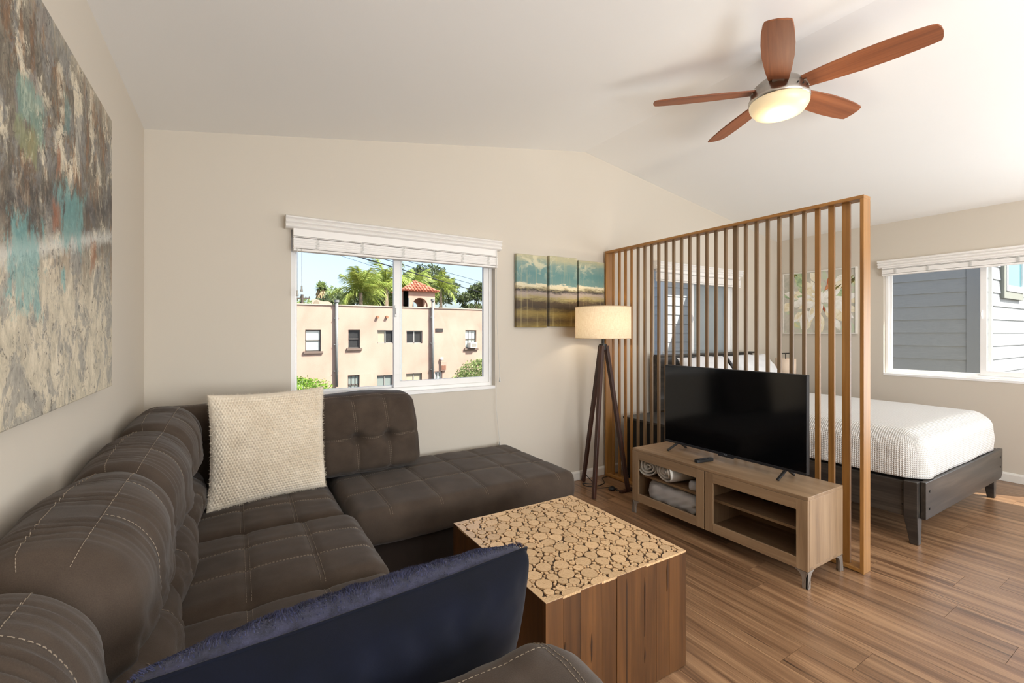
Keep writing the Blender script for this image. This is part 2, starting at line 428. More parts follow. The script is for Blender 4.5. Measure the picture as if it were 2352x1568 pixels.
def cube_map(h, r):
    """maps a point of the cube surface [-1,1]^3 to a rounded box of half extents h and edge radius r; gives (pos, normal)"""
    def fn(p):
        q = Vector((p[0]*h[0], p[1]*h[1], p[2]*h[2]))
        c = Vector([max(-(h[k]-r), min(h[k]-r, q[k])) for k in range(3)])
        n = q-c
        if n.length < 1e-9:
            k = max(range(3), key=lambda j: abs(p[j])); n = Vector((0,0,0)); n[k] = 1 if p[k] > 0 else -1
            return q, n
        n.normalize(); return c+n*r, n
    return fn
def cushion(name, c, h, r, disp, m, parent, res=.022, xf=None, stitches=(), label=None, smat=None):
    """upholstered block; disp(p, pos, n) pushes the surface out. stitches: polylines of cube points sewn on as thread"""
    fn = cube_map(h, r); C_ = Vector(c); b = B()
    def S(p, off=0):
        pos, n = fn(p); pos = pos+n*(disp(p, pos, n)+off)
        if xf: pos = xf(pos)
        return pos+C_
    nn = [max(6, int(2*h[k]/res)) for k in range(3)]
    def warp(t, k):   # more samples near the rounded rims
        t = 2*t-1; return t
    for k in range(3):
        i, j = (k+1) % 3, (k+2) % 3
        for sg in (-1, 1):
            def g(u, v):
                p = [0,0,0]; p[k] = sg; p[i] = warp(u,i); p[j] = warp(v,j); return S(p)
            b.grid(nn[i], nn[j], g)
    o = obj(name, b, m, parent, smooth=True, label=label)
    if stitches:
        sb = B()
        for line in stitches:
            pts = []
            for a, e in zip(line, line[1:]):
                a, e = Vector(a), Vector(e)
                d = Vector([(e[k]-a[k])*h[k] for k in range(3)]).length; n = max(2, int(d/.004))
                pts += [a.lerp(e, t/n) for t in range(n)]
            pts.append(Vector(line[-1])); k = 0
            while k+2 < len(pts):
                q = [S(pts[k], .0008), S(pts[k+1], .0014), S(pts[k+2], .0008)]
                sb.tube(q, .0007, 4, False); k += 3
        obj('stitching', sb, smat or M_THREAD, o, kind='stuff', label='tan topstitching')
    return o
def groove(x, x0, w_, d): return -d*math.exp(-((x-x0)/w_)**2)
def nz(x, y, z, s): return noise.noise(Vector((x*s, y*s, z*s)))
def wrinkle(pos, seed, sx, sy, sz, amp):
    v = Vector((pos[0]*sx+seed, pos[1]*sy, pos[2]*sz)); n = noise.noise(v)+.5*noise.noise(v*2.1)
    return amp*n

# ---------------------------------------------------------------- sectional sofa
sofa = thing('sectional_sofa', 'dark brown tufted L-shaped sectional sofa with chaise along two walls', 'sofa', (.2, 2.0, 0))
bs = B()
bs.box(-.40, .46, .50, 2.34, .05, .27); bs.box(-.40, .46, 2.34, 3.14, .05, .27)
obj('base', bs, M_SOFA_BASE, sofa, bevel=.02, seg=3)
obj('chaise_base', B().box(.475, 1.80, 2.36, 3.13, .05, .255), M_SOFA_BASE, sofa, bevel=.02, seg=3)
for fx, fy in ((-.33,.58),(.38,.58),(.38,2.2),(-.33,3.05),(1.72,2.43),(1.72,3.05)):
    obj('foot', B().box(fx-.03, fx+.03, fy-.03, fy+.03, 0, .052), M_BLACK, sofa)
obj('back_frame', B().box(-.42, -.30, .50, 3.16, .05, .74), M_SOFA_BASE, sofa, bevel=.03, seg=3)
def seat_disp(seed, hx, hy):
    def d(p, pos, n):
        u, v = p[0], p[1]; t = max(0, n.z)
        bulge = .020*(1-u*u)*(1-v*v)*max(0, n.z)
        g = t*(groove(v,-.34,.05,.007)+groove(v,.30,.05,.007)+groove(u,-.32,.045,.007)+groove(u,.34,.045,.007))
        side = .010*max(0, abs(n.y))*(1-p[2]*p[2])+.012*max(0, n.x)*(1-p[2]*p[2])
        wr = wrinkle(pos, seed, 9, 16, 9, .0028)*(1 if t > .2 else .5)
        fold = .004*math.sin(pos[1]*70+5*nz(pos[0],pos[1],0,5)+seed)*max(0, t)*max(0, v)**2*max(0, nz(pos[0]+seed,0,0,9)+.25)
        return bulge+g+side+wr+fold
    return d
def seat_lines():
    L = []
    for u in (-.32,.34):
        for e in (-.022,.022): L.append([(u+e,-.98,1),(u+e,.98,1)])
    for v in (-.34,.30):
        for e in (-.010,.010): L.append([(-.98,v+e,1),(1,v+e,1)])
    L.append([(1,-.9,.35),(1,.9,.35)])
    return L
for k, (y0, y1) in enumerate(((.80,1.10),(1.10,1.725),(1.735,2.36),(2.37,3.10))):
    x0, x1 = -.20, .505 if k < 3 else .47
    h = ((x1-x0)/2, (y1-y0)/2, .088)
    cushion('seat_cushion', ((x0+x1)/2, (y0+y1)/2, .357+(.004 if k == 2 else 0)), h, .055, seat_disp(k*3.3,*h[:2]), M_SOFA, sofa, .014, stitches=seat_lines())
def back_disp(seed):
    def d(p, pos, n):
        f = max(0, n.x); t = max(0, n.z)
        mid = groove(p[2], -.12, .17, .065)*f
        bulge = .034*f*(1-p[1]**2)+.022*t*(1-p[1]**2)+.02*abs(n.y)*(1-p[2]**2)
        vs_ = f*(groove(p[1],-.36,.05,.008)+groove(p[1],.36,.05,.008))
        tuft = -f*.030*sum(math.exp(-(((p[1]-a)/.17)**2+((p[2]+.12)/.17)**2)) for a in (-.36,.36))
        # gathered folds running across the top roll
        gat = (t+.35*f*max(0,p[2]))*(.0075*(1-2*abs(math.sin(pos[1]*66+3*nz(pos[0]*.5,pos[1],seed,4)+seed+3*pos[0]))**.7)*max(0,0.45+1.5*nz(pos[1],seed,pos[0]*.5,5)))
        rad = f*max(0, 1-abs(p[2]+.12)*1.4)*.007*math.sin(pos[2]*110+9*nz(pos[1],pos[2],seed,6))
        return mid+bulge+vs_+tuft+gat+rad+wrinkle(pos, seed, 6, 4, 7, .008)
    return d
def back_lines():
    L = []
    for x in (-.22,.46): L.append([(x,-.95,1),(x,.95,1)])
    for a in (-.36,.36):
        L.append([(.46,a,1),(1,a,1),(1,a,.02)]); L.append([(1,a,-.28),(1,a,-.95)])
    L.append([(1,-.98,-.12),(1,-.46,-.12)]); L.append([(1,.46,-.12),(1,.98,-.12)]); L.append([(1,-.26,-.12),(1,.26,-.12)])
    return L
for k, (y0, y1) in enumerate(((.46,1.10),(1.10,1.735),(1.735,2.365),(2.365,2.98))):
    YS = 1.75; h = (.122, ((y1-y0)/2+.004)*YS, .262)
    tilt = lambda p: Vector((p[0]-.07*(p[2]), p[1]/1.75, p[2]-.10*p[0]))
    cushion('back_cushion', (-.285-(.03 if k == 0 else 0), (y0+y1)/2-(.03 if k == 0 else 0), .672+(.012 if k == 3 else -.012 if k == 0 else 0)), h, .118, back_disp(k*5.1+1), M_SOFA, sofa, .013, xf=tilt, stitches=back_lines())
# back section in the corner, against the window wall
cushion('back_cushion', (-.02, 3.055, .66), (.37, .085, .275), .07, lambda p,pos,n: .02*max(0,-n.y)*(1-p[0]**2)+wrinkle(pos,9,8,8,8,.005), M_SOFA, sofa, .025,
        stitches=[[(-.95,-.5,1),(.95,-.5,1)]])
# chaise cushion
def ch_disp(p, pos, n):
    t = max(0, n.z); g = 0
    for u in (-.74,-.34,.06,.45,.80): g += groove(u, p[0], .018, .006)
    for v in (-.30,.36): g += groove(v, p[1], .035, .006)
    front = max(0, -n.y)
    return t*(.020*(1-p[0]**2)*(1-p[1]**2)+g)+front*.010*(1-p[2]**2)+groove(p[2],.55,.08,.005)*front+wrinkle(pos, 4, 6, 6, 8, .0035)
L = []
for u in (-.74,-.34,.06,.45,.80):
    for e in (-.009,.009): L.append([(u+e,.95,1),(u+e,-1,1),(u+e,-1,.62)])
for v in (-.30,.36):
    for e in (-.010,.010): L.append([(-.98,v+e,1),(1,v+e,1)])
L.append([(-.98,-1,.55),(1,-1,.55),(1,.9,.55)])
cushion('chaise_cushion', (1.18, 2.705, .355), (.685, .437, .095), .05, ch_disp, M_SOFA, sofa, .016, stitches=L)
# loose tufted back cushion on the chaise
def tuft_disp(p, pos, n):
    f = max(0, -n.y)
    bulge = .055*f*(1-p[0]**2)*(1-p[2]**2)+.012*abs(n.x)*(1-p[2]**2)+.015*max(0,n.z)*(1-p[0]**2)
    g = f*(groove(p[0],-.28,.05,.010)+groove(p[0],.34,.05,.010)+groove(p[2],-.05,.06,.012))
    tf = -f*.060*sum(math.exp(-(((p[0]-a)/.13)**2+((p[2]+.05)/.15)**2)) for a in (-.28,.34))
    r_ = f*.004*math.sin(math.atan2(p[2]+.05, p[0]-.34)*9)*math.exp(-((p[0]-.34)**2+(p[2]+.05)**2)/.10)
    r_ += f*.004*math.sin(math.atan2(p[2]+.05, p[0]+.28)*9)*math.exp(-((p[0]+.28)**2+(p[2]+.05)**2)/.10)
    return bulge+g+tf+r_+wrinkle(pos, 2, 10, 10, 10, .005)
L = []
for a in (-.28,.34):
    for e in (-.018,.018): L.append([(a+e,-1,.93),(a+e,-1,.12)]); L.append([(a+e,-1,-.2),(a+e,-1,-.95)])
for e in (-.016,.016): L += [[(-.97,-1,-.05+e),(-.36,-1,-.05+e)],[(-.2,-1,-.05+e),(.26,-1,-.05+e)],[(.42,-1,-.05+e),(.97,-1,-.05+e)]]
L.append([(-.95,-.7,1),(.95,-.7,1)])
cushion('tufted_back_cushion', (.72, 2.985, .70), (.315, .105, .235), .075, tuft_disp, M_SOFA, sofa, .012,
        xf=lambda p: Vector((p[0]-.05*p[2], p[1]+.22*p[2], p[2])), stitches=L, label='loose brown cushion with two tufted buttons')
# arm nearest the camera
def arm_disp(p, pos, n):
    return .018*max(0,n.x)*(1-p[1]**2)+.02*max(0,n.z)*(1-p[1]**2)+groove(p[0],.86,.03,.005)*max(0,n.z)+wrinkle(pos, 6, 12, 12, 12, .008)
L = []
for e in (-.012,.012): L.append([(.86+e,1,.4),(.86+e,1,1),(.86+e,-1,1),(.86+e,-1,.4)])
L += [[(-.9,.45,1),(.86,.45,1)], [(1,.62,.98),(1,.62,.2)]]
cushion('arm', (.105, .648, .375), (.485, .178, .325), .10, arm_disp, M_SOFA, sofa, .014, stitches=L)

# ---------------------------------------------------------------- throw pillows
def pillow_map(hw, hh, T, ctr, ex, ey, ez, pinch=.06, pw=.42):
    ex, ey, ez, ctr = Vector(ex), Vector(ey), Vector(ez), Vector(ctr)
    def S(u, v, side, off=0):
        x = hw*u*(1-pinch*(1-v*v)*abs(u)); y = hh*v*(1-pinch*(1-u*u)*abs(v))
        t = T*max(0,(1-u*u)*(1-v*v))**pw
        return ctr+ex*x+ey*y+ez*(side*t+off)
    return S
M_WOOL = fabric('cream_wool', (240,229,211), (216,201,178), scale=700, bump=.3, sheen=.5)
tilt = math.radians(9)
wez = Vector((.20, -1, .0)).normalized(); wex = Vector((1, .20, 0)).normalized(); wey = Vector((0, math.sin(tilt), math.cos(tilt)))
wez = wex.cross(wey).normalized()
WS = pillow_map(.287, .285, .085, (.162, 2.765, .735), wex, wey, wez, .05)
def wool(side):
    b = B(); n = 270
    def g(i, j):
        u, v = 2*i-1, 2*j-1; p = WS(u, v, side)
        a, c = u*.287, v*.285; k1 = 2*PI/.0125
        # offset rows of yarn loops
        row = math.floor(c/.0138); ph = (row % 2)*.5
        nub = abs(math.sin(PI*c/.0138))**.8*abs(math.sin(PI*(a/.0138+ph)+.35*math.sin(c*23)))**.8
        e = min(1, 6*(1-abs(u)), 6*(1-abs(v)))
        return p+wez*side*(.0105*nub*e+.003*nz(a,c,side,40)+.006*nz(a,c,3,9)*e)
    return b.grid(n, n, g)
pw_ = thing('throw_pillow', 'cream chunky wool throw pillow leaning in the sofa corner', 'pillow', (.16, 2.76, .45))
obj('front_cover', wool(1), M_WOOL, pw_, smooth=True, fix=False)
bb = B(); bb.grid(40, 40, lambda i,j: WS(2*i-1, 2*j-1, -1)); obj('back_cover', bb, M_WOOL, pw_, smooth=True, fix=False)
b = B(); rr = random.Random(3)
for k in range(7000):
    if k < 1500:
        s = rr.uniform(-1,1); q = rr.choice(((1,s),(-1,s),(s,1),(s,-1))); out = Vector(wex)*(q[0] if abs(q[0]) == 1 else 0)+wey*(q[1] if abs(q[1]) == 1 else 0); p = WS(q[0]*.99, q[1]*.99, 1)
    else:
        q = (rr.uniform(-1,1), rr.uniform(-1,1)); p = WS(*q, 1, .006); out = wez*.6
    d = (out+Vector((rr.uniform(-1,1),rr.uniform(-1,1),rr.uniform(-1,1)))*.9).normalized(); l = rr.uniform(.005,.016)
    sd = d.cross(Vector((rr.random(),rr.random(),rr.random()))).normalized()
    m1 = p+d*l*.55+sd*l*.25; e = p+d*l*.8+sd*l*.6; w_ = sd.cross(d)*.0004
    b.add([p-w_,p+w_,m1+w_,m1-w_,e], [(0,1,2,3),(3,2,4)])
obj('fuzz', b, M_WOOL, pw_, kind='stuff', fix=False)

# navy fur pillow leaning on the near arm
M_VELVET = fabric('navy_velvet', (9,14,32), (5,8,18), scale=500, bump=.15, sheen=.12)
M_FUR = fabric('navy_fur', (72,74,106), (22,25,42), scale=300, bump=.1, sheen=.25, big=34)
nx = Vector((1,.086,0)).normalized(); ny = Vector((.0,-.27,.96)); ny = (ny-nx*ny.dot(nx)).normalized(); nzv = nx.cross(ny).normalized()   # nzv faces the camera side
NS = pillow_map(.375, .20, .125, (.232, .955, .612), nx, ny, nzv, .035, .30)
np_ = thing('throw_pillow', 'navy blue fur and velvet throw pillow propped on the near sofa arm', 'pillow', (.235, 1.03, .45))
def velv(i, j):
    u, v = 2*i-1, 2*j-1; p = NS(u, v, 1); e = min(1, 5*(1-abs(u)), 5*(1-abs(v)))
    f = .006*math.exp(-((1-abs(v))/.35)**2)*math.sin(u*26+3*nz(u,v,0,3))*(.4+abs(nz(u,0,0,4)))
    return p+nzv*(f*e+.008*nz(u,v,5,2.2)*e)
obj('velvet_back', B().grid(90,70,velv), M_VELVET, np_, smooth=True, fix=False)
ff = obj('fur_front', B().grid(60,50,lambda i,j: NS(2*i-1,2*j-1,-1)), M_FUR, np_, smooth=True, fix=False)
b = B()
for k in range(95000):
    u, v = rr.uniform(-1,1), rr.uniform(-1,1)
    if v < -.35 and rr.random() < .7: continue
    p = NS(u, v, -1); e = NS(u*.97, v*.97, -1, -.001)
    nn_ = (-nzv*.9+nx*u*.35+ny*v*.55).normalized()
    cl = Vector((nz(u,v,1,9), nz(u,v,7,9), nz(u,v,13,9)))*1.1
    d = (nn_+cl+Vector((rr.uniform(-1,1),rr.uniform(-1,1),rr.uniform(-1,1)))*.35).normalized(); l = rr.uniform(.005,.009)*(.75+.5*nz(u,v,3,6))
    sd = d.cross(Vector((rr.uniform(-1,1),rr.uniform(-1,1),rr.uniform(-1,1)))).normalized()*.0009
    m1 = p+d*l*.6; e = p+d*l+cl*.006
    b.add([p-sd,p+sd,m1+sd*.7,m1-sd*.7,e], [(0,1,2,3),(3,2,4)])
obj('fur', b, M_FUR, ff, kind='stuff', fix=False)
pts = []
for t in range(161):
    a = t/160*4; s = int(a) % 4; f = (a-int(a))*2-1
    u, v = ((f,1),(1,-f),(-f,-1),(-1,f))[s]; pts.append(NS(u,v,1,0))
obj('piping', B().tube(pts, .0035, 6), M_VELVET, np_, smooth=True)
# ---------------------------------------------------------------- coffee table of log slices
M_STAVE = wood('teak_stave', [(.25,(52,31,15)),(.45,(82,52,26)),(.6,(102,66,34)),(.8,(124,84,47))], axis='z', across=13, along=1.0, rough=.35, tone=.16, streak=.3, streak_c=(58,34,16), coat=.05)
M_FILL = plain('dark_resin', (52,32,17), .35)
def slice_mat():
    q = NT('log_slice'); tc = q.n('ShaderNodeTexCoord'); sp = q.n('ShaderNodeVectorMath', operation='LENGTH')
    mp = q.n('ShaderNodeMapping'); mp.inputs['Scale'].default_value = (1,1,0); q.l(tc.outputs['Object'], mp.inputs[0])
    v = q.coord(rnd=9); wob = q.noise(v, 45, 3)
    q.l(mp.outputs[0], sp.inputs[0]); r = q.math('ADD', sp.outputs['Value'], q.math('MULTIPLY', wob, .006))
    ring = q.math('SINE', q.math('MULTIPLY', r, 1500)); ring = q.math('ADD', q.math('MULTIPLY', ring, .5), .5)
    fine = q.noise(v, 160, 4); f = q.math('ADD', q.math('MULTIPLY', ring, .35), q.math('MULTIPLY', fine, .65))
    col = q.ramp(f, [(.25,(192,152,108)),(.5,(214,178,134)),(.8,(232,202,162))])
    heart = q.ramp(sp.outputs['Value'], [(0.001,(160,108,62)),(.004,(255,255,255))]); col = q.mix(.55, col, heart, 'MULTIPLY')
    oi = q.n('ShaderNodeObjectInfo'); hs = q.n('ShaderNodeHueSaturation'); q.l(q.math('ADD', q.math('MULTIPLY', oi.outputs['Random'], .24), .84), hs.inputs['Value'])
    q.l(col, hs.inputs['Color']); q.l(hs.outputs[0], q.b.inputs['Base Color']); q.set(Roughness=.32); return q.m
M_SLICE = slice_mat()
TX0, TX1, TY0, TY1, TZ = .852, 1.540, 1.190, 1.915, .461
tbl = thing('coffee_table', 'block coffee table with log-slice mosaic top and teak stave sides', 'table', ((TX0+TX1)/2, (TY0+TY1)/2, 0))
obj('core', B().box(TX0+.016, TX1-.016, TY0+.016, TY1-.016, .004, TZ-.004), M_FILL, tbl)
rt = random.Random(11)
def split(a, b_, lo, hi):
    c = [a]
    while c[-1] < b_-lo*1.4: c.append(min(b_, c[-1]+rt.uniform(lo,hi)))
    if b_-c[-1] < lo*.6 and len(c) > 1: c[-1] = b_
    else: c.append(b_)
    return sorted(set(c))
def stave(a, c, ax, f0, f1):
    """one vertical stave a..c; its edges wander a little and its face sits uneven"""
    pr = rt.uniform(.001,.0025); sg = 1 if f1 > f0 else -1; fo = f1+sg*(pr-.0025); g = rt.uniform(.0003,.0012)
    b = B()
    if ax == 0: b.box(a+g*.5, c-g*.5, min(f0,fo), max(f0,fo), .003, TZ)
    else: b.box(min(f0,fo), max(f0,fo), a+g*.5, c-g*.5, .003, TZ)
    obj('stave', b, M_STAVE, tbl, bevel=.0008, org=((a+c)/2 if ax == 0 else f1, (a+c)/2 if ax else f1, .2))
for f0, f1 in ((TY0+.02,TY0),(TY1-.02,TY1)):
    cs = split(TX0, TX1, .045, .10)
    for a, c in zip(cs, cs[1:]): stave(a, c, 0, f0, f1)
for f0, f1 in ((TX0+.02,TX0),(TX1-.02,TX1)):
    cs = split(TY0+.02, TY1-.02, .045, .10)
    for a, c in zip(cs, cs[1:]): stave(a, c, 1, f0, f1)
for xx, z0, z1 in ((1.045,.20,.30),(1.212,0.01,.44),(1.305,.20,.42),(1.306,.10,.16),(.93,.21,.31),(1.43,.33,.45)):
    obj('crack', B().prism([(xx-.002,z0),(xx+.003,z0+.02),(xx+.004,z1-.03),(xx,z1),(xx-.004,z1-.04)], 1, TY0-.0003, TY0+.004), M_FILL, tbl)
def clip(poly, ax, val, keep_less):
    out = []
    for i in range(len(poly)):
        a, c = poly[i], poly[(i+1) % len(poly)]; ia = (a[ax] <= val) == keep_less; ic = (c[ax] <= val) == keep_less
        if ia: out.append(a)
        if ia != ic:
            t = (val-a[ax])/(c[ax]-a[ax]); out.append((a[0]+(c[0]-a[0])*t, a[1]+(c[1]-a[1])*t))
    return out
circ = []
I0, I1, J0, J1 = TX0+.001, TX1-.001, TY0+.001, TY1-.001
def ok(x, y, r, gap=.0002):
    for (a, c, q) in circ:
        if (a-x)**2+(c-y)**2 < (q+r+gap)**2: return False
    return True
# half slices cut along the rim, then a dense packing inside
rim = []
for side in range(4):
    lo, hi = (I0, I1) if side < 2 else (J0, J1); cs = split(lo, hi, .035, .085)
    for a, c in zip(cs, cs[1:]):
        d_ = min(.034, (c-a)*rt.uniform(.32,.46)); tm, hw = (a+c)/2, (c-a)/2-.0004; P = [(a+.0004, 0)]
        for k in range(1, 12):
            t = tm-hw*math.cos(PI*k/12); P.append((t, max(.006, d_*max(0,1-((t-tm)/hw)**2)**.42)))
        P.append((c-.0004, 0)); rim.append([((t, J0+d),(t, J1-d),(I0+d, t),(I1-d, t))[side] for t, d in P])
        rr2 = hw*.98; depth = d_
        for tt in (-.55, 0, .55):
            t = tm+hw*tt; r2 = max(.006, depth*(.80 if tt else .98)); circ.append(((t, J0),(t, J1),(I0, t),(I1, t))[side]+(r2,))
n_rim = len(circ)
for rmin, rmax, tries in ((.026,.032,900),(.018,.025,2600),(.012,.017,9000),(.007,.012,26000),(.0042,.007,36000)):
    for _ in range(tries):
        r = rt.uniform(rmin, rmax); x, y = rt.uniform(I0+.012, I1-.012), rt.uniform(J0+.012, J1-.012)
        if ok(x, y, r): circ.append((x, y, r))
circ = sorted(circ[n_rim:], key=lambda c: -c[2])
def slice_poly(x, y, r):
    n = 18 if r > .014 else 12; ph = rt.random()*6; el = rt.uniform(.90,1.0); an = rt.random()*PI; P = []
    for k in range(n):
        a = 2*PI*k/n; q = r*(1+.035*math.sin(2*a+ph)+.03*math.sin(3*a+ph*2)); u, v = q*math.cos(a), q*el*math.sin(a)
        P.append((x+u*math.cos(an)-v*math.sin(an), y+u*math.sin(an)+v*math.cos(an)))
    for ax, val, less in ((0,I1,True),(0,I0,False),(1,J1,True),(1,J0,False)):
        if P: P = clip(P, ax, val, less)
    return P
rest = B(); cnt = 0
for P in rim:
    c_ = (sum(p[0] for p in P)/len(P), sum(p[1] for p in P)/len(P)); zt = TZ+rt.uniform(.0010,.0022)
    obj('rim_slice', B().prism(P, 2, TZ-.006, zt), M_SLICE, tbl, org=(c_[0], c_[1], zt))
for (x, y, r) in circ:
    P = slice_poly(x, y, r)
    if len(P) < 3: continue
    zt = TZ+rt.uniform(.0006,.0022)
    if cnt < 260: obj('log_slice', B().prism(P, 2, TZ-.006, zt), M_SLICE, tbl, org=(x, y, zt))
    else: rest.prism(P, 2, TZ-.006, zt)
    cnt += 1
obj('small_log_slices', rest, M_SLICE, tbl, kind='stuff')

# ---------------------------------------------------------------- TV bench
M_OAKY = wood('grey_oak_laminate_y', [(.25,(116,92,67)),(.5,(148,121,92)),(.75,(173,146,114))], axis='y', across=16, along=1.1, rough=.42, tone=.04, streak=.35, streak_c=(104,80,58))
M_OAKZ = wood('grey_oak_laminate_z', [(.25,(116,92,67)),(.5,(148,121,92)),(.75,(173,146,114))], axis='z', across=16, along=1.1, rough=.42, tone=.04, streak=.35, streak_c=(104,80,58))
SX0, SX1, SY0, SY1, SZ0, SZ1 = 2.532, 2.912, 1.212, 2.428, .092, .478
tv_s = thing('tv_bench', 'low grey-brown wood TV bench with two framed glass doors', 'tv stand', ((SX0+SX1)/2, (SY0+SY1)/2, 0))
obj('top_panel', B().box(SX0, SX1, SY0, SY1, SZ1-.018, SZ1), M_OAKY, tv_s, bevel=.0015)
obj('bottom_panel', B().box(SX0+.018, SX1, SY0, SY1, SZ0, SZ0+.018), M_OAKY, tv_s, bevel=.0015)
for a, c in ((SY0, SY0+.018),(SY1-.018, SY1)): obj('side_panel', B().box(SX0+.018, SX1, a, c, SZ0+.018, SZ1-.018), M_OAKZ, tv_s, bevel=.001)
obj('divider_panel', B().box(SX0+.03, SX1-.01, 1.812, 1.828, SZ0+.018, SZ1-.018), M_OAKZ, tv_s)
obj('back_panel', B().box(SX1-.008, SX1-.003, SY0+.018, SY1-.018, SZ0+.018, SZ1-.018), M_OAKY, tv_s)
for a, c in ((SY0+.018, 1.812),(1.828, SY1-.018)): obj('shelf', B().box(SX0+.045, SX1-.01, a, c, .272, .288), M_OAKY, tv_s, bevel=.001)
for a, c in ((SY0, 1.817),(1.823, SY1)):
    d = bpy.data.objects.new('door', None); COL.objects.link(d); d.parent = tv_s; ORG[d.name] = ORG[tv_s.name]; d.empty_display_size = .05
    for e, g in ((a, a+.058),(c-.058, c)): obj('door_stile', B().box(SX0-.002, SX0+.016, e, g, SZ0, SZ1-.019), M_OAKZ, d, bevel=.0012, org=(SX0, e, .3))
    for e, g in ((SZ0, SZ0+.058),(SZ1-.077, SZ1-.019)): obj('door_rail', B().box(SX0-.002, SX0+.016, a+.058, c-.058, e, g), M_OAKY, d, bevel=.0012, org=(SX0, a, e))
    obj('pane', B().box(SX0+.006, SX0+.009, a+.055, c-.055, SZ0+.055, SZ1-.074), M_CABGLASS, d)
M_LEG = plain('grey_metal_leg', (158,150,140), .4, .55)
for lx, sx in ((SX0+.03, 1),(SX1-.03,-1)):
    for ly, sy in ((SY0+.03, 1),(SY1-.03,-1)):
        b = B()
        prof = [(0,.0),(.030,.0),(.030,.045),(.034,.062),(.046,.078),(.070,.091),(0,.091)]
        b.prism([(ly-.03*sy+p*sy, z) for p, z in prof], 0, lx-.030*sx, lx-.018*sx)
        b.prism([(lx-.03*sx+p*sx, z) for p, z in prof], 1, ly-.030*sy, ly-.018*sy)
        obj('leg', b, M_LEG, tv_s, bevel=.002)
# television
tv = thing('television', 'black flat-screen television standing on the TV bench', 'television', (2.75, 1.817, .478))
obj('casing', B().box(2.752, 2.782, 1.322, 2.312, .527, 1.094).box(2.78, 2.83, 1.50, 2.13, .56, .86), M_BLACK, tv, bevel=.004)
q = NT('dark_screen'); q.b.inputs['Base Color'].default_value = lin((6,7,9)); q.set(Roughness=.10); q.b.inputs['Specular IOR Level'].default_value = .45; M_SCREEN = q.m
obj('screen', B().box(2.7495, 2.753, 1.326, 2.308, .541, 1.090), M_SCREEN, tv)
obj('bezel', B().box(2.746, 2.752, 1.322, 2.312, .527, .541).box(2.745, 2.760, 1.765, 1.87, .517, .529), plain('bezel_plastic', (26,28,32), .3), tv, bevel=.001)
b = B()
for k in range(14):
    a0, a1 = 2*PI*k/14, 2*PI*(k+1)/14
    b.add([(2.7455,1.817+.011*math.cos(a0),.534+.0040*math.sin(a0)),(2.7455,1.817+.011*math.cos(a1),.534+.0040*math.sin(a1)),(2.7455,1.817+.008*math.cos(a1),.534+.0022*math.sin(a1)),(2.7455,1.817+.008*math.cos(a0),.534+.0022*math.sin(a0))], [(0,1,2,3)])
obj('logo', b, plain('logo_grey', (150,155,160), .4), tv)
for y in (2.20, 1.44):
    b = B().bar((2.768,y,.535),(2.668,y+(.02 if y > 2 else -.0),.4845),.016,.012).bar((2.768,y,.535),(2.848,y,.4845),.016,.012)
    obj('foot', b, M_BLACK, tv, bevel=.003)
M_BTN = plain('button_grey', (70,70,74), .5)
rem = thing('remote_control', 'black remote control lying on the TV bench top', 'remote', (2.66, 1.915, .478))
rx = Vector((.153,-.021,0)).normalized(); ry = Vector((-rx.y, rx.x, 0)); rc = Vector((2.66,1.915,.4870))
b = B(); poly = []
for k in range(24):
    a = 2*PI*k/24; cx_, cy_ = math.cos(a), math.sin(a)
    p = rc+rx*(.076*math.copysign(abs(cx_)**.45,cx_))+ry*(.020*math.copysign(abs(cy_)**.6,cy_)); poly.append((p.x,p.y))
obj('body', b.prism(poly, 2, .479, .497), M_BLACK, rem, bevel=.003)
for k in range(7):
    for j in (-1,0,1):
        p = rc+rx*(-.045+.013*k)+ry*(.010*j)
        if k == 5 and j: continue
        obj('button', B().lathe([(.0032,.4965),(.0032,.4985),(.0001,.4988)], (p.x,p.y,0), 8), M_BTN, rem)
# linens inside the bench
M_TOWEL = fabric('white_terry', (232,228,220), (206,200,190), scale=500, bump=.5, sheen=.3); M_SHEET = fabric('white_sheet', (226,226,226), (208,208,210), scale=300, bump=.1, sheen=.1)
def towel_roll(name, label, c, r, length, yaw, seed):
    ax = Vector((math.cos(yaw), math.sin(yaw), 0)); sd = Vector((-ax.y, ax.x, 0)); b = B(); turns = 3.2; n = 90
    def P(t, w_, off):
        a = t*turns*2*PI; rr_ = r*(.12+.88*t)+off; rr_ *= 1+.05*nz(t*8,w_*2,seed,1)
        z = math.sin(a)*rr_
        return Vector(c)+ax*((w_-.5)*length+.008*math.sin(a*2+seed))+sd*math.cos(a)*rr_*1.08+Vector((0,0,max(z*.92,-r*.86)))
    th = r*.88/turns*.78
    b.grid(n, 8, lambda i,j: P(i, j, 0)); b.grid(n, 8, lambda i,j: P(i, j, -th*.5*(1 if i > .02 else 0)))
    for e in (0, 1): b.grid(n, 2, lambda i,j: P(i, e, -th*.5*j)+ax*(.006*math.sin(PI*j)*(1 if e else -1)))
    o = obj(name, b, M_TOWEL, None, smooth=True, fix=True); tag(o, label, 'towel', 'rolled towels in the TV bench'); return o
towel_roll('rolled_towel', 'rolled white towel nearest the left side panel of the bench shelf', (2.655, 2.318, .366), .086, .20, .12, 1)
towel_roll('rolled_towel', 'rolled white towel beside the bench centre frame on the shelf', (2.66, 2.115, .368), .088, .22, -.25, 5)
